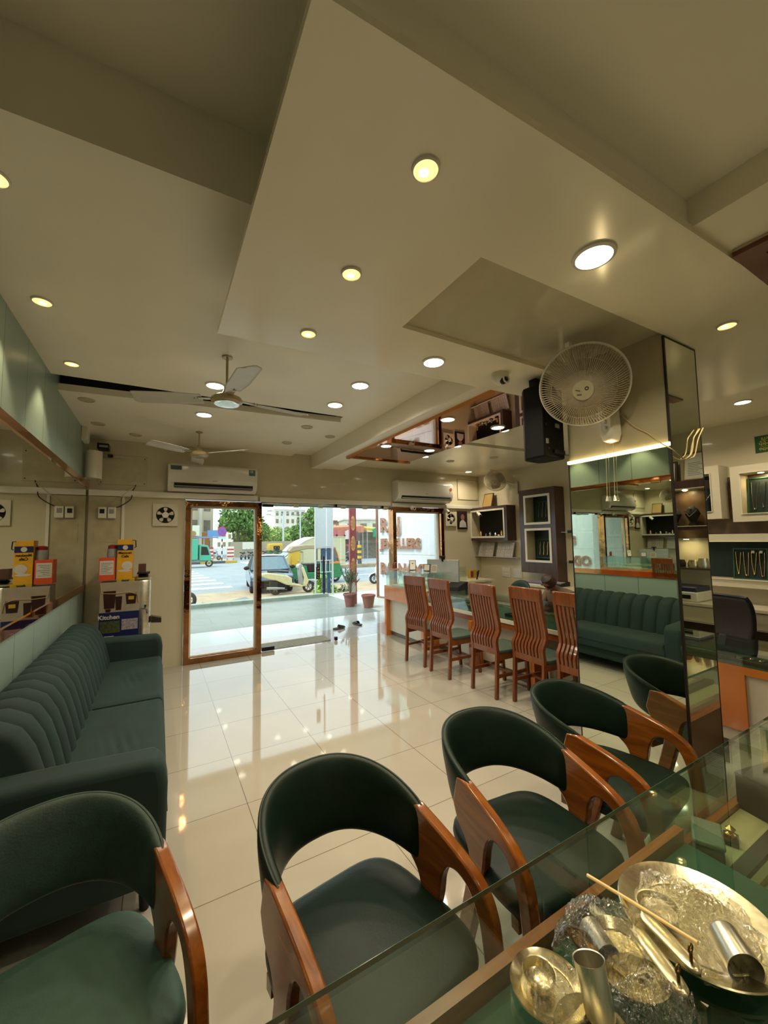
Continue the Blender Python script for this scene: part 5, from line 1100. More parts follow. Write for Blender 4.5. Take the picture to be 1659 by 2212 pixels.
def wrap(c, rx, ry, h, seed, label):
    random.seed(seed); ph = [random.uniform(0, 6.28) for _ in range(10)]
    def f(u, v):
        th = 2*pi*u; r = v*(1+.10*sin(5*th+ph[0])+.05*sin(11*th+ph[1])); x = c[0]+rx*r*cos(th); y = c[1]+ry*r*sin(th)
        z = Zb+.003+h*(1-v**2.2)+.008*abs(sin(22*x*9+ph[2]+6*sin(40*y)))*(1 if v < .95 else .3)+.006*abs(sin(300*y+ph[3]+3*sin(90*x)))
        return (x, y, z)
    quick('plastic_wrap', MB().surf(f, 90, 34, cu=True), WRAP, label, 'plastic wrap', 'clear plastic wrapping', smooth=25)
wrap((.80, .535), .10, .078, .056, 3, 'crumpled clear plastic bag around the lying tumbler and ladle')
wrap((.75, .415), .09, .06, .04, 5, 'crumpled clear plastic over the oval dish at the bottom edge')
wrap((1.01, .455), .125, .12, .022, 8, 'clear plastic film over the largest silver plate')
wrap((.640, .52), .062, .05, .03, 12, 'clear plastic film over the leftmost small plate')
# ================================================================== outside
RZ = -.5
MARBLE = brick('terrace_marble', '#c3c6c2', '#bdc0bc', '#999b96', 1.2, 1.9, 0, 5.7, mortar=.006, rough=.14, nvar=.12, nscale=1.2)
PINK = brick('step_granite', '#b9a9a8', '#b3a3a3', '#8d7f80', .9, .5, .3, 5.6, mortar=.005, rough=.10, nvar=.25, nscale=2)
PAVE = brick('terrace_paving', '#7f867f', '#7a817a', '#666c66', .9, .62, 0, 7.4, mortar=.006, rough=.45, nvar=.25, nscale=1.5, offset=.5)
struct(MB().box(-6, 14, FY+.06, 6.35, -.1, -.004).build('trim_40', PINK, smooth=0))
struct(MB().box(-6, 14, 6.35, 7.35, -.1, -.004).build('trim_41', MARBLE, smooth=0))
struct(MB().box(-6, 4.1, 7.35, 10.1, -.1, -.004).build('trim_42', PAVE, smooth=0)); struct(MB().box(4.1, 14, 7.35, 10.6, -.1, -.004).build('trim_43', mat('concrete_path', '#b5b9b3', .6, var=.08), smooth=0))
KERB = mat('kerb_stone', '#93a093', .6, var=.12, scale=6)
struct(MB().box(-6, 4.0, 10.05, 10.22, RZ, .09).build('trim_44', KERB, smooth=0, bevel=.015)); struct(MB().box(3.9, 14, 10.5, 10.65, RZ, -.0).build('trim_45', mat('kerb_sand', '#a99f86', .8, var=.15), smooth=0))
struct(MB().box(4.35, 6.0, 6.1, 7.2, -.004, .10).build('trim_46', PINK, smooth=0))
SAND = mat('roadside_sand', '#a8967c', .9, var=.15, scale=2, bump=.3, bscale=20)
struct(MB().box(-30, 60, 10.2, 17.2, RZ-.2, RZ).build('trim_47', SAND, smooth=0))
ROAD = mat('asphalt', '#8d959a', .85, var=.08, scale=.8)
struct(MB().box(-60, 120, 17.2, 140, RZ-.22, RZ-.01).build('trim_48', ROAD, smooth=0))
WH = mat('road_paint', '#d5d8d8', .7, var=.08)
for i in range(7): quick('crossing_stripe', MB().box(-1.0, 2.9-.12*i, 18.6+i*1.9, 19.3+i*1.9, RZ-.008, RZ+.004), WH, 'white zebra crossing stripe on the road, number %s from the shop' % ('one', 'two', 'three', 'four', 'five', 'six', 'seven')[i], 'road marking', 'zebra crossing stripes')
for i, (x, y) in enumerate(((7.0, 37), (9.0, 37))): quick('lane_dash', MB().box(x, x+1.2, y, y+4, RZ-.008, RZ+.004), WH, 'white dash on the road near the parked motorcycles, %s one' % ('left', 'right')[i], 'road marking', 'lane dashes')
quick('lane_line', MB().box(9, 40, 20.6, 20.8, RZ-.008, RZ+.004), WH, 'long white line on the road seen beyond the maroon pole', 'road marking')
# traffic island with striped kerb
t = thing('traffic_island', 'far pavement with a yellow and black painted kerb', 'pavement', (0, 0, RZ))
MB().prism([(2.0, 40.5), (6.6, 40.5), (7.2, 46), (7.8, 51.5), (-14, 51.5), (-14, 40.5)], lambda a, b: (a, b, 0), lambda a, b: (a, b, .14)).build('slab', mat('pavement_grey', '#a49c90', .8, var=.1), t, smooth=0)
for i in range(8): MB().box(-2+i*1.08, -2+(i+1)*1.08, 40.3, 40.5, 0, .22).build('kerb_block', mat('kerb_yellow', '#b99a2e', .7) if i % 2 else mat('kerb_black', '#4a4c50', .7), t, smooth=0)
quick('median_strip', MB().box(11.0, 40, 26.2, 27.4, RZ, RZ+.22), mat('median_earth', '#98886f', .9, var=.25, scale=3, bump=.4), 'low dusty median strip behind the maroon pole', 'median')

# soffit over the entrance
struct(MB().box(-6, 4.9, FY+.1, 7.0, 2.22, 3.2).build('trim_49', mat('soffit_white', '#cfd0cb', .5), smooth=0))
struct(MB().box(-6, 4.9, 6.9, 7.0, 2.12, 2.22).build('trim_50', mat('soffit_edge', '#9a9d99', .5), smooth=0))
for i in range(10):
    quick('soffit_lamp', MB().box(.25+i*.46, .33+i*.46, 6.86, 6.93, 2.10, 2.18), mat('lamp_cream', '#cdbf92', .4), 'small cream lamp block under the entrance soffit edge, number %s from the left' % ('one', 'two', 'three', 'four', 'five', 'six', 'seven', 'eight', 'nine', 'ten')[i], 'lamp', 'cream lamp blocks under the soffit')
quick('door_mat', MB().box(1.30, 2.28, 5.66, 6.0, -.003, .012), mat('mat_beige', '#8c8472', .95, var=.2, scale=40, bump=.3), 'dusty beige doormat outside the glass door', 'mat')
def slipper(loc, rz, label):
    t = thing('slipper', label, 'shoe', loc, rz, 'black slippers outside the door')
    MB().surf(lambda u, v: ((.045+.012*sin(pi*u*.9))*cos(2*pi*v)*sqrt(max(0, 1-(2*u-1)**4))+0, -.12+.24*u, .012+.012*sin(2*pi*v)), 18, 12, cv=True).build('sole', BLACK, t)
    MB().surf(lambda u, v: (.05*cos(pi*v), .0+.10*u, .015+.055*sin(pi*v)*(1-.6*u)), 8, 12).build('strap', BLACKM, t)
slipper((2.70, 6.33, 0), radians(-80), 'black slipper lying sideways on the step, left of the two')
slipper((3.10, 6.43, 0), radians(10), 'black slipper pointing outwards on the step, right of the two')
slipper((3.62, 6.1, 0), radians(60), 'dark shoe at the right end of the step beside the orange counter')
# pots and maroon pole
POTM = mat('pot_terracotta', '#8a5350', .7, var=.12)
def pot(loc, r, h, label, m, name='plant_pot'):
    t = thing(name, label, 'plant pot', loc)
    MB().lathe([(.0001, 0), (r*.66, 0), (r*.92, h*.84), (r*1.03, h*.85), (r*1.05, h*.97), (r*.97, h), (r*.9, h*.9), (.0001, h*.88)], n=32).build('pot', m, t); return t
t = pot((3.82, 8.3, 0), .155, .29, 'pinkish clay pot with a feathery grey green shrub by the maroon pole', POTM, 'potted_shrub')
random.seed(4); mb = MB(); lf = MB()
for i in range(26):
    a = random.uniform(0, 6.28); r = random.uniform(.05, .26); h = random.uniform(.35, .62); p = [(0, 0, .26), (r*.25*cos(a), r*.25*sin(a), .26+h*.4), (r*cos(a), r*sin(a), .26+h)]
    mb.tube(p, [.006, .004, .002], 5)
    for j in range(30):
        f = random.uniform(.35, 1); q = Vector(p[1]).lerp(Vector(p[2]), f); d = Vector((random.uniform(-1, 1), random.uniform(-1, 1), random.uniform(.2, 1.2))).normalized()*.05; s_ = d.cross(Vector((0, 0, 1))).normalized()*.006
        lf.add([q-s_, q+d*.5-s_*1.4, q+d, q+d*.5+s_*1.4, q+s_], [(0, 1, 2, 3, 4)])
mb.build('stem', mat('stem_grey', '#8a8570', .7), t); lf.build('foliage', mat('leaf_grey_green', '#6b7f60', .6, var=.3, scale=20), t, smooth=0)
pot((4.10, 7.93, 0), .155, .28, 'empty brownish clay pot right of the maroon pole', mat('pot_brown', '#8d5245', .7, var=.12))
t = thing('maroon_pole', 'tall maroon advertising column with yellow ovals standing outside the shop', 'sign post', (4.02, 8.56, 0))
MB().box(-.085, .085, -.03, .03, 0, 2.9).build('column', mat('maroon_paint', '#9c4a52', .5, var=.06), t, smooth=0)
for i, z in enumerate((1.90, 1.42, .90, .34)):
    MB().prism([(.062*cos(2*pi*j/24), z+.175*sin(2*pi*j/24)) for j in range(24)], lambda a, b: (a, -.03, b), lambda a, b: (a, -.034, b)).build('oval_panel', mat('oval_yellow', '#dfae66', .5) if i < 3 else PAPER, t, smooth=0)
    if i < 3:
        for j in range(3): text_mesh('શ્રી', .09, mat('maroon_paint', '#9c4a52', .5), t, facing((0, -.0355, z+.08-.08*j), (1, 0, 0), (0, 0, 1)), extrude=.0005)
# white signboard frame on the terrace
t = thing('banner_stand', 'white steel frame with a tall blank white board and clothes behind it', 'sign', (4.0, 10.38, 0))
WS = mat('white_steel', '#c6cacb', .5)
MB().box(-.24, .24, -.012, .012, 1.32, 2.5).build('board', mat('banner_white', '#c4c9cb', .5, var=.03), t)
for x in (-.25, .25): MB().box(x-.02, x+.02, -.02, .02, -.1, 2.7).build('post', WS, t)
for z in (1.30, .95, .63): MB().box(-.23, .23, -.012, .012, z-.012, z+.012).build('rail', WS, t)
for x in (-.10, .04, .16): MB().box(x-.008, x+.008, -.01, .01, .63, .95).build('bar', WS, t)
for i, x in enumerate((-.02, .12)):
    quick('hanging_jeans', MB().surf(lambda u, v, x=x: (4.02+x+(.05+.01*sin(9*v))*cos(2*pi*u), 10.41+.028*sin(2*pi*u), 1.40-1.35*v), 14, 20, cu=True), mat('denim', '#33506e', .9, var=.3, scale=30), 'dark blue jeans hanging behind the white frame, %s pair' % ('left', 'right')[i], 'jeans', 'hanging jeans')
# bright bush behind kerb
def blob_tree(name, label, loc, blobs, trunk, m, n=1500, size=.3, cat='tree', group=None, seed=1, tm=None):
    t = thing(name, label, cat, loc, 0, group); random.seed(seed); lf = MB()
    for i in range(n):
        c, r = random.choice(blobs); d = Vector((random.gauss(0, 1), random.gauss(0, 1), random.gauss(0, 1))).normalized()*r*random.uniform(.7, 1.05)
        p = Vector(c)+Vector((d.x, d.y, d.z*.85)); a = Vector((random.uniform(-1, 1), random.uniform(-1, 1), random.uniform(-1, 1))).normalized()*size*random.uniform(.5, 1); b = a.cross(d).normalized()*size*.4
        lf.add([p-a, p+b, p+a, p-b], [(0, 1, 2, 3)])
    lf.build('foliage', m, t, smooth=0)
    mb = MB()
    for c, r in blobs: mb.tube([(0, 0, 0), Vector(c)*.55*Vector((1, 1, 1)).x, c], [trunk, trunk*.7, trunk*.2], 8)
    mb.build('trunk', tm or mat('bark', '#5f5646', .9), t); return t
LG = mat('leaf_bright', '#84a84a', .7, var=.35, scale=5); LD = mat('leaf_mid', '#5d7f3c', .8, var=.4, scale=2); LY = mat('leaf_yellow', '#8ea858', .8, var=.35, scale=1)
blob_tree('low_bush', 'bright green leafy bush at the foot of the white frame', (4.30, 11.2, RZ), [((0, 0, .5), .3), ((.2, .1, .45), .25), ((-.08, 0, .85), .16)], .02, LG, 900, .10, 'bush', seed=3)
blob_tree('low_bush', 'dry grey green bush right of the white frame', (5.15, 11.5, RZ), [((0, 0, .35), .3), ((.25, .1, .3), .2)], .02, mat('leaf_dry', '#7c8466', .8, var=.3), 400, .09, 'bush', seed=5)
# shop sign
t = thing('shop_sign', 'large white shop sign with raised copper letters standing outside the right window', 'sign', (5.02, 9.12, 0), math.atan2(7.10-9.12, 5.50-5.02))
Ls = 2.3
MB().box(-.02, Ls, .03, .12, .03, 2.30).build('board', mat('sign_white', '#dfe4e8', .35, var=.03), t, smooth=0)
mb = MB(); mb.box(-.06, -.02, -.02, .14, 0, 2.6); mb.box(-.06, Ls, -.02, .14, 0, .03); mb.build('copper_edge', mat('sign_brown_edge', '#8a5f4a', .4), t, smooth=0)
for z in (1.12,): MB().box(0, Ls, .028, .03, z, z+.006).build('seam', GREYP, t, smooth=0)
CL = mat('letter_copper', (.40, .19, .12), .3, .6, var=.5, scale=25, bump=.3, bscale=20)
for txt, sz, z, x, sx_ in (('RAJ', .50, 1.85, .10, 1.0), ('JEWELLERS', .33, 1.38, .12, .86), ('RAJ NAXIO', .40, .74, .10, .90)):
    for ch in range(1):
        text_mesh(txt, sz, CL, t, facing((x, -.02, z), (1, 0, 0), (0, 0, 1)), 'lettering', .004, 'LEFT', .020, sx_)
        text_mesh(txt, sz, mat('letter_side_white', '#c9cdd0', .4), t, facing((x, .006, z), (1, 0, 0), (0, 0, 1)), 'letter_sides', .022, 'LEFT', .020, sx_)
struct(MB().box(5.35, 5.45, FY+.1, 7.1, 0, 3.0).build('trim_51', mat('outer_wall_white', '#c9ccc8', .6), smooth=0))
# ------------------------------------------------------------------ vehicles
TYRE = mat('tyre', '#2c2c2e', .8); RIM = mat('wheel_rim', '#7d8084', .35, .7)
def wheel(parent, c, r, w, axis='Y', rim=RIM):
    M = Matrix.Rotation(pi/2, 4, 'X') if axis == 'Y' else Matrix.Rotation(pi/2, 4, 'Y')
    o = MB().lathe([(r*.62, -w/2), (r*.9, -w/2), (r, -w*.3), (r, w*.3), (r*.9, w/2), (r*.62, w/2), (r*.62, -w/2)], c, 28, M).build('wheel', TYRE, parent)
    mb = MB(); mb.lathe([(.0001, -w*.25), (r*.16, -w*.25), (r*.16, w*.25), (.0001, w*.25)], c, 16, M); mb.lathe([(r*.60, -w*.3), (r*.64, -w*.3), (r*.64, w*.3), (r*.60, w*.3), (r*.60, -w*.3)], c, 28, M)
    for i in range(6):
        a = 2*pi*i/6; d = Vector((cos(a), 0, sin(a))) if axis == 'Y' else Vector((0, cos(a), sin(a))); mb.bar(Vector(c)+d*r*.1, Vector(c)+d*r*.62, w*.5, r*.09)
    mb.build('hub', rim, o)
def scooter(name, label, loc, rz, body, seatm=BLACK, cat='scooter', group=None, moto=False):
    t = thing(name, label, cat, loc, rz, group)   # faces +x
    wheel(t, (0, 0, .23), .23, .10); wheel(t, (1.27, 0, .23), .23, .09)
    if not moto:
        def sh(u, v):
            x = -.42+.95*u; c = sin(pi*min(1, max(0, u)))**.5; th = 2*pi*v
            return (x, .17*c*cos(th)*(1-.2*u), .50+.13*(1-u)*.6+.19*c*sin(th)*(1-.25*u))
        MB().prism([(-.52, .82), (-.50, .70), (-.28, .60), (.0, .54), (.36, .36), (1.0, .24), (1.05, .30), (.60, .42), (.58, .60), (.42, .70), (.05, .78), (-.3, .84)], lambda a, b: (a, -.18, b), lambda a, b: (a, .18, b)).build('rear_body', body, t, bevel=.05, segs=3)
        MB().surf(lambda u, v: (-.30+.80*u, .13*cos(2*pi*v)*(1-abs(2*u-1)**5)**.5, .875-.06*u+.045*sin(2*pi*v)+.02*sin(pi*u)), 20, 12, cv=True).build('seat', seatm, t)
        MB().box(-.22, .42, -.13, .13, .20, .50).build('engine', BLACKM, t, bevel=.03)
        MB().prism([(.50, .28), (.98, .28), (1.02, .36), (.55, .34)], lambda a, b: (a, -.15, b), lambda a, b: (a, .15, b)).build('floorboard', GREYP, t, bevel=.02)
        MB().prism([(.92, .30), (1.04, .32), (.97, .92), (.88, .98), (.86, .9)], lambda a, b: (a, -.17, b), lambda a, b: (a, .17, b)).build('leg_shield', GREYP, t, bevel=.02)
        MB().prism([(1.0, .26), (1.14, .26), (1.24, .44), (1.16, .66), (1.04, 1.0), (.93, .98), (1.04, .6)], lambda a, b: (a, -.19, b), lambda a, b: (a, .19, b)).build('front_apron', body, t, bevel=.04, segs=3)
        MB().prism([(.80, .96), (1.04, .90), (1.02, 1.06), (.92, 1.14), (.80, 1.06)], lambda a, b: (a, -.14, b), lambda a, b: (a, .14, b)).build('headlight_cowl', mat('cowl_grey', '#a8aba4', .3), t, bevel=.03, segs=3)
        MB().surf(lambda u, v: (1.27+.27*cos(.4+u*2.2), (v-.5)*.13, .23+.27*sin(.4+u*2.2)), 12, 4).build('front_mudguard', body, t)
        MB().tube([(-.35, -.19, .28), (-.05, -.20, .26), (.3, -.18, .24)], [.05, .055, .03], 12).build('exhaust', GREYP, t)
        MB().tube([(-.38, -.12, .76), (-.45, 0, .80), (-.38, .12, .76)], .012, 8).build('grab_rail', GREYP, t)
    else:
        MB().prism([(.50, .62), (.92, .66), (.95, .78), (.80, .88), (.56, .80)], lambda a, b: (a, -.11, b), lambda a, b: (a, .11, b)).build('fuel_tank', body, t, bevel=.04, segs=3)
        MB().prism([(-.30, .80), (.05, .72), (.56, .70), (.56, .78), (.1, .80), (-.28, .88)], lambda a, b: (a, -.10, b), lambda a, b: (a, .10, b)).build('seat', seatm, t, bevel=.02)
        MB().box(.42, .82, -.12, .12, .24, .60).build('engine', GREYP, t, bevel=.03); mb = MB(); mb.bar((-.02, .09, .25), (.5, .08, .45), .04, .05); mb.bar((-.02, -.09, .25), (.5, -.08, .45), .04, .05); mb.bar((.0, 0, .6), (.9, 0, .7), .05, .05); mb.build('frame', BLACK, t)
        MB().tube([(-.35, -.15, .36), (.2, -.14, .28), (.65, -.12, .26)], [.045, .045, .02], 10).build('exhaust', GREYP, t)
        MB().surf(lambda u, v: (0+.29*cos(.9+u*2.0), (v-.5)*.14, .23+.29*sin(.9+u*2.0)), 10, 4).build('rear_mudguard', BLACK, t); MB().ball((1.06, 0, .86), .08, 8).build('headlight', GREYP, t)
    mb = MB()
    for s in (-1, 1): mb.tube([(1.27, s*.06, .23), (1.12, s*.05, .70)], .018, 8)
    mb.tube([(1.1, 0, .6), (.95, 0, 1.0)], .03, 8); mb.tube([(.88, -.30, 1.02), (.95, -.12, 1.0), (.95, .12, 1.0), (.88, .30, 1.02)], .014, 8); mb.build('fork', GREYP, t)
    for s in (-1, 1):
        MB().tube([(.92, s*.18, 1.02), (.94, s*.24, 1.18)], .006, 6).build('mirror_stem', BLACK, t); MB().ball((.94, s*.25, 1.22), .055, 8, (.3, 1, .8)).build('mirror', GREYP, t)
    return t
scooter('parked_scooter', 'pale yellow parked scooter facing right in front of the dark blue car', (3.84, 15.0, RZ), radians(-2), mat('scooter_cream', '#c3bb8e', .3, coat=.4))
scooter('parked_motorcycle', 'black motorcycle cut by the copper frame at the lower left of the left window', (-.10, 14.6, RZ), radians(-40), mat('bike_blue', '#2d3a4a', .3), cat='motorcycle', moto=True)
scooter('parked_scooter', 'white scooter half hidden behind the shop sign', (9.85, 15.9, RZ), radians(175), mat('scooter_white', '#c9cdd0', .3))
# dark blue car facing the shop
t = thing('parked_car', 'dark blue hatchback car parked facing the shop behind the cream scooter', 'car', (4.12, 17.3, RZ), radians(-8))   # nose towards -y
CARB = mat('car_blue', '#41566c', .25, .0, coat=.8, var=.04)
def car_shape(hw, prof_low, prof_up):
    pass
body = [(-1.85, .30), (-1.9, .50), (-1.80, .68), (-.85, .86), (1.75, .92), (1.88, .70), (1.88, .30)]
mb = MB(); ns = 9
def cb(u, v):
    i = u*(len(body)-1); k2 = min(int(i), len(body)-2); f = i-k2; y = body[k2][0]*(1-f)+body[k2+1][0]*f; z = body[k2][1]*(1-f)+body[k2+1][1]*f
    s_ = 2*v-1; e = 1-abs(s_)**6*.10; yy = y*(1-.10*s_*s_*(1 if y < 0 else .5)); return (.83*s_*(1-.06*max(0, (z-.6))), yy, .3+(z-.3)*(1-.05*s_**4))
mb.surf(cb, 36, 17); mb.build('hull', CARB, t, smooth=40)
for s in (-1, 1): MB().prism(body, lambda a, b: (s*.80, a*.93, b*.97+.01), lambda a, b: (s*.83, a*.90, b*.93+.02)).build('side', CARB, t, smooth=0)
MB().surf(lambda u, v: ((.72-.14*u)*(2*v-1), -.90+.62*u-.05*(1-(2*v-1)**2), .86+.50*u), 6, 8).build('windscreen', mat('windscreen', '#5c727c', .12, spec=.6), t)
MB().surf(lambda u, v: (.59*(2*v-1), -.30+1.6*u, 1.37+.07*sin(pi*(.15+.7*u))-.02*(2*v-1)**2), 10, 8).build('roof', CARB, t)
MB().surf(lambda u, v: (.6*(2*v-1), 1.28+.5*u, 1.42-.5*u), 4, 6).build('rear_glass', BLACK, t)
for s in (-1, 1):
    MB().prism([(-.90, .86), (-.28, 1.35), (1.3, 1.40), (1.75, .92)], lambda a, b: (s*(.76-.17*(b-.86)/.5), a, b), lambda a, b: (s*(.78-.17*(b-.86)/.5), a, b)).build('side_window', BLACK, t, smooth=0)
    MB().bar((s*.74, -.92, .86), (s*.60, -.28, 1.38), .05, .05).build('pillar', CARB, t)
    MB().ball((s*.92, -.72, .93), .11, 8, (1, .5, .7)).build('wing_mirror', BLACK, t)
    MB().ball((s*.62, -1.70, .62), .17, 8, (1, .5, .55)).build('headlamp', mat('headlamp', '#7c8a98', .1), t)
    wheel(t, (s*.72, -1.25, .30), .30, .19, 'X'); wheel(t, (s*.72, 1.25, .30), .30, .19, 'X')
MB().box(-.5, .5, -1.92, -1.86, .36, .50).build('grille', BLACK, t, bevel=.02); MB().box(-.75, .75, -1.90, -1.80, .22, .32).build('bumper', BLACK, t, bevel=.03)
# auto rickshaw
t = thing('auto_rickshaw', 'green and yellow auto rickshaw with a tan canopy behind the cream scooter', 'auto rickshaw', (6.45, 18.3, RZ), radians(-10)); t.scale = (1.06, 1.06, 1.08)  # drives +x
GR = mat('auto_green', '#1f7348', .4, var=.06); YE = mat('auto_yellow', '#c9a52e', .4, var=.05); CAN = mat('auto_canopy', '#9a8a72', .7, var=.08)
MB().prism([(-1.0, .22), (1.15, .22), (1.30, .45), (1.12, .90), (.30, .92), (.2, .50), (-.30, .50), (-.35, .80), (-1.0, .80)], lambda a, b: (a, -.60, b), lambda a, b: (a, .60, b)).build('lower_body', GR, t, bevel=.03)
MB().box(-1.02, -.62, -.61, .61, .80, 1.45).build('rear_panel', YE, t, bevel=.03)
MB().prism([(-1.1, 1.42), (-.95, 1.62), (-.4, 1.68), (.7, 1.66), (.98, 1.55), (.95, 1.48), (-.3, 1.50), (-1.05, 1.36)], lambda a, b: (a, -.64, b), lambda a, b: (a, .64, b)).build('canopy', CAN, t, bevel=.03)
for s in (-1, 1): MB().tube([(1.12, s*.56, .90), (1.02, s*.56, 1.30), (.90, s*.56, 1.55)], .03, 8).build('windscreen_post', mat('auto_orange', '#c9762e', .4), t); MB().box(.28, .33, s*.58-.02, s*.58+.02, .9, 1.52).build('door_post', BLACK, t)
MB().prism([(1.10, .92), (1.13, .92), (.93, 1.52), (.90, 1.52)], lambda a, b: (a, -.54, b), lambda a, b: (a, .54, b)).build('windscreen', mat('auto_glass', '#4d555a', .1), t, smooth=0)
MB().prism([(.36, .94), (1.04, .94), (.88, 1.46), (.38, 1.46)], lambda a, b: (a, -.60, b), lambda a, b: (a, -.59, b)).build('side_glass', mat('auto_glass', '#4d555a', .1), t, smooth=0)
MB().prism([(.42, .96), (.62, .96), (.60, 1.40), (.44, 1.40)], lambda a, b: (a, -.61, b), lambda a, b: (a, -.602, b)).build('side_sticker', mat('auto_sticker', '#a9b2b8', .5), t, smooth=0)
MB().box(.34, 1.10, -.612, -.60, .84, .93).build('orange_stripe', mat('auto_orange', '#c9762e', .4), t); MB().box(-.6, .3, -.5, .5, .5, .85).build('bench', BLACK, t, bevel=.04)
wheel(t, (1.05, 0, .22), .22, .11); wheel(t, (-.65, -.52, .22), .22, .11); wheel(t, (-.65, .52, .22), .22, .11)
# cream van
t = thing('delivery_van', 'cream delivery van with a tall rounded cargo box on the road', 'van', (7.0, 22.9, RZ), radians(2))  # faces -x
CV = mat('van_cream', '#bdb894', .45, var=.04); CVW = mat('van_roof', '#cfcdb8', .5); 
MB().prism([(.2, .55), (2.9, .55), (2.9, 2.20), (.9, 2.20), (.35, 2.02), (-.15, 1.72), (-.45, 1.42), (.2, 1.38)], lambda a, b: (a, -.85, b), lambda a, b: (a, .85, b)).build('cargo_box', CV, t, bevel=.03)
MB().prism([(-.50, 1.40), (-.15, 1.74), (.35, 2.04), (.9, 2.23), (2.92, 2.23), (2.92, 2.20), (.9, 2.20), (.35, 2.0), (-.15, 1.70), (-.45, 1.38)], lambda a, b: (a, -.88, b), lambda a, b: (a, .88, b)).build('roof_skin', CVW, t)
MB().prism([(-1.25, .30), (.25, .30), (.25, 1.36), (-.42, 1.36), (-.98, .95), (-1.25, .80)], lambda a, b: (a, -.78, b), lambda a, b: (a, .78, b)).build('cab', CV, t, bevel=.05, segs=3)
MB().prism([(-.44, 1.33), (-.96, .96), (-.98, .99), (-.46, 1.36)], lambda a, b: (a-.02, -.68, b+.01), lambda a, b: (a-.02, .68, b+.01)).build('windscreen', mat('windscreen', '#5c727c', .12, spec=.6), t)
MB().prism([(-.70, .95), (.05, .95), (.05, 1.28), (-.36, 1.28)], lambda a, b: (a, -.79, b), lambda a, b: (a, -.785, b)).build('side_window', BLACK, t, smooth=0)
MB().box(2.55, 2.60, -.86, -.85, .6, 2.15).build('box_seam', CVW, t); MB().box(2.35, 2.85, -.86, -.852, .80, .83).build('orange_mark', mat('auto_orange', '#c9762e', .4), t)
for x in (-.7, 2.1): wheel(t, (x, -.68, .30), .30, .18); wheel(t, (x, .68, .30), .30, .18)
# green cargo three wheeler
t = thing('cargo_rickshaw', 'green three wheeled cargo rickshaw with a boxy load bay at the left window edge', 'cargo rickshaw', (2.2, 35.5, RZ), 0)   # faces +x
TG = mat('cargo_green', '#3fa383', .5, var=.05)
MB().box(-1.6, .55, -.75, .75, .62, 2.28).build('load_box', TG, t, bevel=.04); MB().box(-1.5, 1.2, -.5, .5, .42, .62).build('chassis', GREYP, t)
MB().prism([(.65, .55), (1.55, .50), (1.55, .95), (1.30, 1.75), (.75, 1.85), (.65, 1.8)], lambda a, b: (a, -.62, b), lambda a, b: (a, .62, b)).build('cab', TG, t, bevel=.04)
MB().prism([(.78, 1.0), (1.40, .98), (1.22, 1.62), (.80, 1.68)], lambda a, b: (a, -.635, b), lambda a, b: (a, -.622, b)).build('cab_opening', BLACKM, t, smooth=0)
wheel(t, (-.9, -.65, .33), .33, .2); wheel(t, (-.9, .65, .33), .33, .2); wheel(t, (1.45, 0, .30), .30, .14)
# bench-like metal ramp on roadside
t = thing('metal_ramp', 'rusty metal sheet ramp lying on the roadside beside the car', 'ramp', (1.75, 13.2, RZ)); 
MB().prism([(-.55, .16), (-.1, .07), (.75, .22), (.75, .20), (-.1, .04), (-.55, .14)], lambda a, b: (a, -.3, b), lambda a, b: (a, .3, b)).build('sheet', mat('ramp_grey', '#7d7c7c', .6, .3), t, smooth=0)
for x in (-.45, .15, .6): MB().bar((x, -.28, .1), (x-.04, -.28, 0), .02, .02).build('leg', mat('rust', '#6b4a3a', .8), t)
# motorcycles parked on the far side
m0 = scooter('parked_motorcycle', 'far parked motorcycle leftmost of the group beyond the crossing', (8.0, 46.0, RZ), radians(60), mat('bike_dark', '#3a3d44', .4), cat='motorcycle', group='motorcycles parked across the road', moto=True)
for i, (x, y, r, lb) in enumerate(((9.0, 47, 55, 'second from the left'), (10.0, 48, 62, 'third from the left'), (11.0, 48.6, 55, 'fourth from the left'), (12.0, 49, 60, 'fifth from the left'), (13.0, 50, 52, 'rightmost'), (4.3, 44, 20, 'on its own behind the green cargo rickshaw'))):
    dup(m0, (x, y, RZ+(.14 if i == 5 else 0)), radians(r), 'far parked motorcycle %s of the group beyond the crossing' % lb if i < 5 else 'far parked motorcycle '+lb)
m1 = scooter('parked_motorcycle', 'maroon parked motorcycle nearest the maroon pole under the market stalls', (14.6, 33.5, RZ), radians(150), mat('bike_maroon', '#6b2f34', .4), cat='motorcycle', group='motorcycles parked by the stalls', moto=True)
for i, x in enumerate((13.6, 15.6, 16.6)): dup(m1, (x, 33.5+.2*i, RZ), radians(150), 'dark parked motorcycle by the stalls, %s' % ('left of the maroon one', 'just right of the maroon one', 'farthest right')[i])
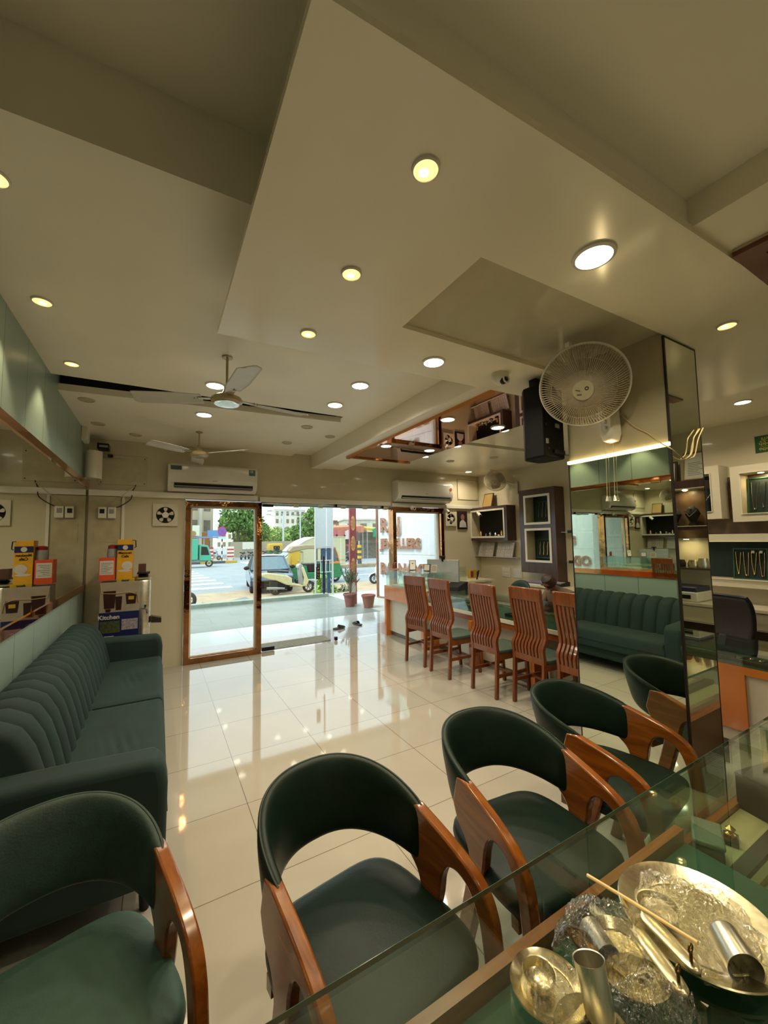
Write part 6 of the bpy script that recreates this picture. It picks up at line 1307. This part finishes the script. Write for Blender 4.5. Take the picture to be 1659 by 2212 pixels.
# street furniture
t = thing('no_parking_sign', 'round purple no parking sign with a red rim on a black and white pole', 'road sign', (5.6, 43.0, RZ+.14))
for i in range(8): MB().cyl((0, 0, i*.32), (0, 0, (i+1)*.32), .05, n=12).build('pole_band', BLACK if i % 2 == 0 else PAPER, t)
PUR = mat('sign_purple', '#6a50b0', .5); REDP = mat('sign_red', '#b03a4c', .5)
Mx = Matrix.Rotation(pi/2, 4, 'X') @ Matrix.Diagonal(Vector((1, 1.2, 1, 1)))
MB().lathe([(.0001, 0), (.42, 0), (.42, .03), (.0001, .03)], (0, -.06, 2.95), 32, Mx).build('rim', REDP, t); MB().lathe([(.0001, .03), (.34, .03), (.34, .04), (.0001, .04)], (0, -.06, 2.95), 32, Mx).build('face', PUR, t)
mb = MB(); mb.bar((-.24, -.11, 2.68), (.24, -.11, 3.22), .01, .05); mb.bar((-.24, -.11, 3.22), (.24, -.11, 2.68), .01, .05); mb.build('cross', REDP, t); MB().box(-.38, .38, -.06, -.04, 2.18, 2.42).build('plate', mat('plate_pale', '#b5cbd4', .5), t)
for i, (x, y, m, lb) in enumerate(((4.4, 42.5, REDP, 'red and white striped barrier board left of the no parking pole'), (6.5, 43.6, PAPER, 'white and red notice board right of the no parking pole'))):
    t = thing('street_barrier', lb, 'barrier', (x, y, RZ+.14)); MB().box(-.35, .35, -.04, .04, .2, 1.4).build('board', m, t)
    for j in range(3): MB().box(-.33, .33, -.05, -.04, .3+.36*j, .45+.36*j).build('stripe', PAPER if i == 0 else REDP, t)
    for s in (-1, 1): MB().box(s*.3-.03, s*.3+.03, -.2, .2, 0, .2).build('foot', GREYP, t)
quick('notice_board', MB().box(9.6, 12.0, 54.38, 54.48, .5, 1.45), PAPER, 'long white notice board behind the parked motorcycles', 'board')
t = thing('striped_bollard', 'black and yellow striped bollard on the median right of the maroon pole', 'bollard', (13.1, 26.7, RZ+.22))
for i in range(7): MB().cyl((0, 0, i*.2), (0, 0, (i+1)*.2), .14 if i % 2 else .16, n=16).build('band', mat('bollard_yellow', '#d0a52a', .5) if i % 2 == 0 and i > 0 else mat('bollard_black', '#4b4d4e', .6), t)
# street lamps
def street_lamp(x, y, h, label):
    t = thing('street_lamp', label, 'street lamp', (x, y, RZ), 0, 'tall street lamps along the far road'); k2 = y/55
    MB().cyl((0, 0, 0), (0, 0, h), .11*k2, .07*k2, 10).build('pole', mat('lamp_grey', '#b9bfc2', .5), t)
    for s in (-1, 1): MB().tube([(0, 0, h), (s*1.0*k2, 0, h+.25*k2), (s*1.9*k2, 0, h+.45*k2)], .04*k2, 6).build('arm', mat('lamp_grey', '#b9bfc2', .5), t); MB().box(s*1.9*k2-.3*k2, s*1.9*k2+.3*k2, -.1, .1, h+.40*k2, h+.50*k2).build('lamp_head', GREYP, t)
for x, y, h, lb in ((15.2, 55, 6.6, 'near double armed street lamp left of the van roof'), (22, 80, 7.5, 'second double armed street lamp down the road'), (30, 110, 8.5, 'third double armed street lamp down the road'), (17.6, 55, 14, 'very tall lamp post running out of the top of the glass'), (19.5, 50, 14, 'tall white lamp post in front of the round tree')): street_lamp(x, y, h, lb)
# trees
blob_tree('street_tree', 'big green tree filling the right half of the left window', (9.2, 56, RZ), [((0, 0, 6), 2.2), ((1.6, 0, 4.6), 1.9), ((-.8, 0, 4.6), 1.5), ((2.8, 0, 3.4), 1.5), ((.4, 0, 7.6), 1.4)], .16, LD, 5200, .34, group='street trees', seed=11)
blob_tree('street_tree', 'lower yellow green tree right behind the copper door post', (12.6, 60, RZ), [((0, 0, 3.2), 2.0), ((1.8, 0, 2.4), 1.6), ((-2, 0, 2.6), 1.4)], .2, LY, 2200, .32, group='street trees', seed=12)
blob_tree('street_tree', 'round green tree left of the white blank board', (20.5, 58, RZ), [((0, 0, 4.6), 2.5), ((-1.6, 0, 3.2), 1.9), ((1.4, 0, 3.6), 2.0), ((.5, 0, 6.0), 1.5)], .3, LD, 3200, .34, group='street trees', seed=13)
for i, (x, y, h) in enumerate(((18.5, 85, 3.0), (23, 90, 3.2), (27.5, 95, 3.4), (33, 100, 3.2))):
    blob_tree('street_tree', 'distant roadside tree low over the road, %s from the left' % ('first', 'second', 'third', 'fourth')[i], (x, y, RZ), [((0, 0, h), 2.4), ((2, 0, h-.8), 2.0), ((-2, 0, h-.6), 1.9)], .25, LY if i % 2 else LD, 1400, .45, group='street trees', seed=20+i)
blob_tree('street_tree', 'leafy branches hanging in from the top right of the glass', (12.3, 20.0, RZ), [((0, 0, 4.3), .7), ((.5, 0, 3.9), .5), ((-.4, 0, 3.7), .35)], .06, LD, 900, .14, group='street trees', seed=31)
# buildings
def building(label, x0, x1, y, d, z1, wallm, nx, nz, winm, rz=0, name='apartment_building', bal=False, wz=.55, ww=.5, z0=RZ):
    t = thing(name, label, 'building', ((x0+x1)/2, y, z0), rz); w = (x1-x0)/2; H = z1-z0
    MB().box(-w, w, 0, d, 0, H).build('wall', wallm, t, smooth=0)
    for i in range(nx):
        for j in range(nz):
            cx = -w+2*w*(i+.5)/nx; cz = H*(j+.5)/nz; a = w/nx*ww; b = H/nz*wz/2
            MB().box(cx-a, cx+a, -.05, 0, cz-b, cz+b).build('window', winm, t, smooth=0)
            if bal and i % 2 == 0: MB().box(cx-a*1.5, cx+a*1.5, -.6, 0, cz-b*1.3, cz-b*.9).build('balcony', wallm, t, smooth=0)
    MB().box(-w-.2, w+.2, -.2, d+.2, H, H+.25).build('roof_edge', wallm, t, smooth=0); return t
BGE = mat('building_beige', '#c3b49a', .8, var=.1, scale=.3); BGW = mat('building_pale', '#c9c2b0', .8, var=.1, scale=.3); WNB = mat('window_dark', '#6f6558', .5, var=.3, scale=2); ORW = mat('window_orange', '#a8713f', .6, var=.2)
t = building('long beige apartment block with many windows at the left of the left window', -1.5, 14.5, 62, 8, 11, BGE, 8, 4, WNB, radians(30))
t.location = (-.2, 57, RZ)
for i in range(7): MB().box(-7.6+i*2.2, -7.2+i*2.2, -.35, 0, 0, 11.4).build('pilaster', BGW, t, smooth=0)
for i in range(8): MB().box(-7.9+i*2.0, -6.7+i*2.0, -.2, -.02, 1.0, 3.4).build('orange_panel', ORW, t, smooth=0)
t = thing('shop_awning', 'blue edged canopy with a pale shop board along the left building', 'canopy', (3.0, 50.5, RZ)); MB().box(-3.5, 3.4, -2.4, 0, 2.50, 2.66).build('canopy', mat('canopy_blue', '#6a86ae', .6), t)
MB().box(-1.4, .9, -2.5, -2.4, 2.75, 3.9).build('shop_board', mat('board_pale', '#c6cdbd', .6, var=.06), t); MB().box(1.9, 3.2, -1.2, -.8, 2.7, 3.4).build('blue_tank', mat('tank_blue', '#5f8ab4', .5), t)
for x in (-3, -.8, 1.4, 3.3): MB().box(x-.06, x+.06, -2.3, -2.18, .14, 2.5).build('post', GREYP, t)
for x, m in ((-.6, mat('food_green', '#6c7a3c', .6)), (.3, mat('food_olive', '#8a7a3a', .6))): MB().lathe([(.0001, 0), (.28, 0), (.28, .02), (.0001, .02)], (x, -2.52, 3.0), 20, Matrix.Rotation(pi/2, 4, 'X')).build('printed_dish', m, t)
quick('boundary_wall', MB().box(8.2, 17, 54.5, 54.8, RZ, 1.5), mat('wall_dusty', '#a39882', .9, var=.2), 'dusty boundary wall behind the parked motorcycles', 'wall')
building('pale grey apartment block far away over the trees, left one', 38, 50, 150, 12, 13.5, BGW, 6, 5, WNB, z0=-1)
building('darker distant apartment block to the right of the pale one', 51.5, 57, 145, 10, 12.5, mat('building_grey', '#a9a69a', .8), 4, 4, WNB, z0=-1)
building('low row of distant pale houses behind the roadside trees', 20, 36, 170, 8, 8.5, BGW, 8, 3, WNB, z0=-1)
building('red brown terraced houses above the market stalls', 27, 62, 68, 8, 5.2, mat('building_red', '#9a7563', .8, var=.2, scale=.4), 10, 2, BGW, radians(-14))
building('pale house with a water tank over the market stalls', 27, 33.5, 60, 6, 4.9, BGW, 3, 2, WNB, radians(-14))
# market stalls
t = thing('market_stall', 'roadside clothes stall with an orange tarpaulin roof left of the maroon pole', 'stall', (17.2, 39.5, RZ), radians(-8))
MB().prism([(-2.2, 2.7), (2.2, 2.8), (2.2, 3.5), (-2.2, 3.3)], lambda a, b: (a, -1.2, b), lambda a, b: (a, 1.0, b+.25)).build('tarpaulin', mat('tarp_orange', '#b3765a', .8, var=.15), t, smooth=0)
MB().box(-2.2, 2.2, .8, 1.0, 0, 2.8).build('back_wall', mat('stall_dark', '#7b6e66', .9, var=.3, scale=3), t)
for x in (-2.1, 2.1): MB().box(x-.06, x+.06, -1.1, -1.0, 0, 2.8).build('post', GREYP, t)
t = thing('market_stall', 'roadside clothes stall with a yellow edged grey roof right of the maroon pole', 'stall', (22.3, 39, RZ), radians(-8))
MB().prism([(-2.6, 3.0), (3.4, 2.6), (3.4, 2.75), (-2.6, 3.3)], lambda a, b: (a, -1.4, b), lambda a, b: (a, 1.2, b+.3)).build('tarpaulin', mat('tarp_yellow', '#c2a94c', .8, var=.1), t, smooth=0)
MB().box(-2.6, 3.4, 1.0, 1.2, 0, 2.9).build('back_wall', mat('stall_grey', '#9a9184', .9, var=.2, scale=3), t)
for x in (-2.5, .4, 3.3): MB().box(x-.06, x+.06, -1.3, -1.2, 0, 2.9).build('post', GREYP, t)
CLO = (('#b8606a', 15.6, 38.0, 1.75, 'pink shirt hanging leftmost at the orange roofed stall'), ('#b06a62', 16.5, 38.0, 1.75, 'salmon shirt hanging at the orange roofed stall'), ('#c9b9b4', 17.4, 38.0, 1.7, 'pale shirt hanging at the orange roofed stall'), ('#6d5a58', 18.3, 38.0, 1.5, 'dark shirt hanging at the orange roofed stall'),
       ('#1f8a6a', 20.4, 37.4, 1.9, 'green top hanging right beside the maroon pole'), ('#2f9a78', 21.0, 37.4, 1.1, 'wide green dress hanging lower beside the maroon pole'), ('#b8bdb0', 21.9, 37.2, .7, 'pale grey coat hanging at the yellow roofed stall'), ('#a8574a', 22.6, 37.1, 1.6, 'red checked shirt hanging at the yellow roofed stall'), ('#3d5ea8', 23.7, 37.0, 1.5, 'bright blue jacket hanging at the yellow roofed stall'), ('#b05a78', 23.7, 36.9, .45, 'pink dress hanging below the blue jacket'))
for c, x, y, z, lb in CLO:
    o = MB().surf(lambda u, v: (x+(.30+.12*v)*cos(2*pi*u), y+.08*sin(2*pi*u), z+.9-1.0*v+.12*(1-v)*-abs(cos(2*pi*u))), 16, 8, cu=True)
    o.box(x-.44, x-.22, y-.05, y+.05, z+.35, z+.75); o.box(x+.22, x+.44, y-.05, y+.05, z+.35, z+.75)
    quick('hanging_garment', o, mat('cloth_'+c[1:], c, .9, var=.15), lb, 'garment', 'clothes hanging at the roadside stalls')
t = thing('food_cart', 'small vendor cart with a red edged white roof behind the parked motorcycles', 'cart', (15.6, 36.0, RZ)); MB().box(-1.0, 1.2, -.5, .5, 1.45, 1.55).build('roof', PAPER, t); MB().box(-1.0, 1.2, -.55, -.5, 1.44, 1.58).build('red_edge', REDP, t)
MB().box(-.9, 1.1, -.4, .4, .5, .8).build('counter_box', GREYP, t)
for x in (-.9, 1.1):
    for y in (-.4, .4): MB().box(x-.03, x+.03, y-.03, y+.03, 0, 1.45).build('post', GREYP, t)
blob_tree('low_bush', 'yellow green bush growing on the median strip', (16.5, 27.0, RZ+.2), [((0, 0, .6), .45), ((.5, 0, .5), .35)], .03, LY, 500, .12, 'bush', seed=41)
t = thing('auto_rickshaw', 'small yellow auto rickshaw far away beyond the parked motorcycles', 'auto rickshaw', (13.3, 52, RZ)); MB().box(-1.0, .8, -.6, .6, .3, .8).build('lower_body', GR, t, bevel=.05); MB().box(-1.0, .8, -.6, .6, .8, 1.7).build('canopy', YE, t, bevel=.1); MB().box(-.4, .4, -.62, -.6, .85, 1.4).build('opening', BLACKM, t)
wheel(t, (-.6, -.5, .25), .25, .12); wheel(t, (.7, -.1, .25), .25, .12)
t = thing('distant_car', 'small white car with a blue windscreen far down the road', 'car', (18.6, 62, RZ)); MB().box(-.9, .9, -1.8, 1.8, .3, .95).build('hull', PAPER, t, bevel=.12); MB().prism([(-1.0, .9), (-.6, 1.5), (.9, 1.5), (1.4, .9)], lambda a, b: (-.75, a, b), lambda a, b: (.75, a, b)).build('cabin', mat('cabin_blue', '#7fa3bf', .2), t)
for s in (-1, 1): wheel(t, (s*.75, -1.2, .3), .3, .2, 'X')
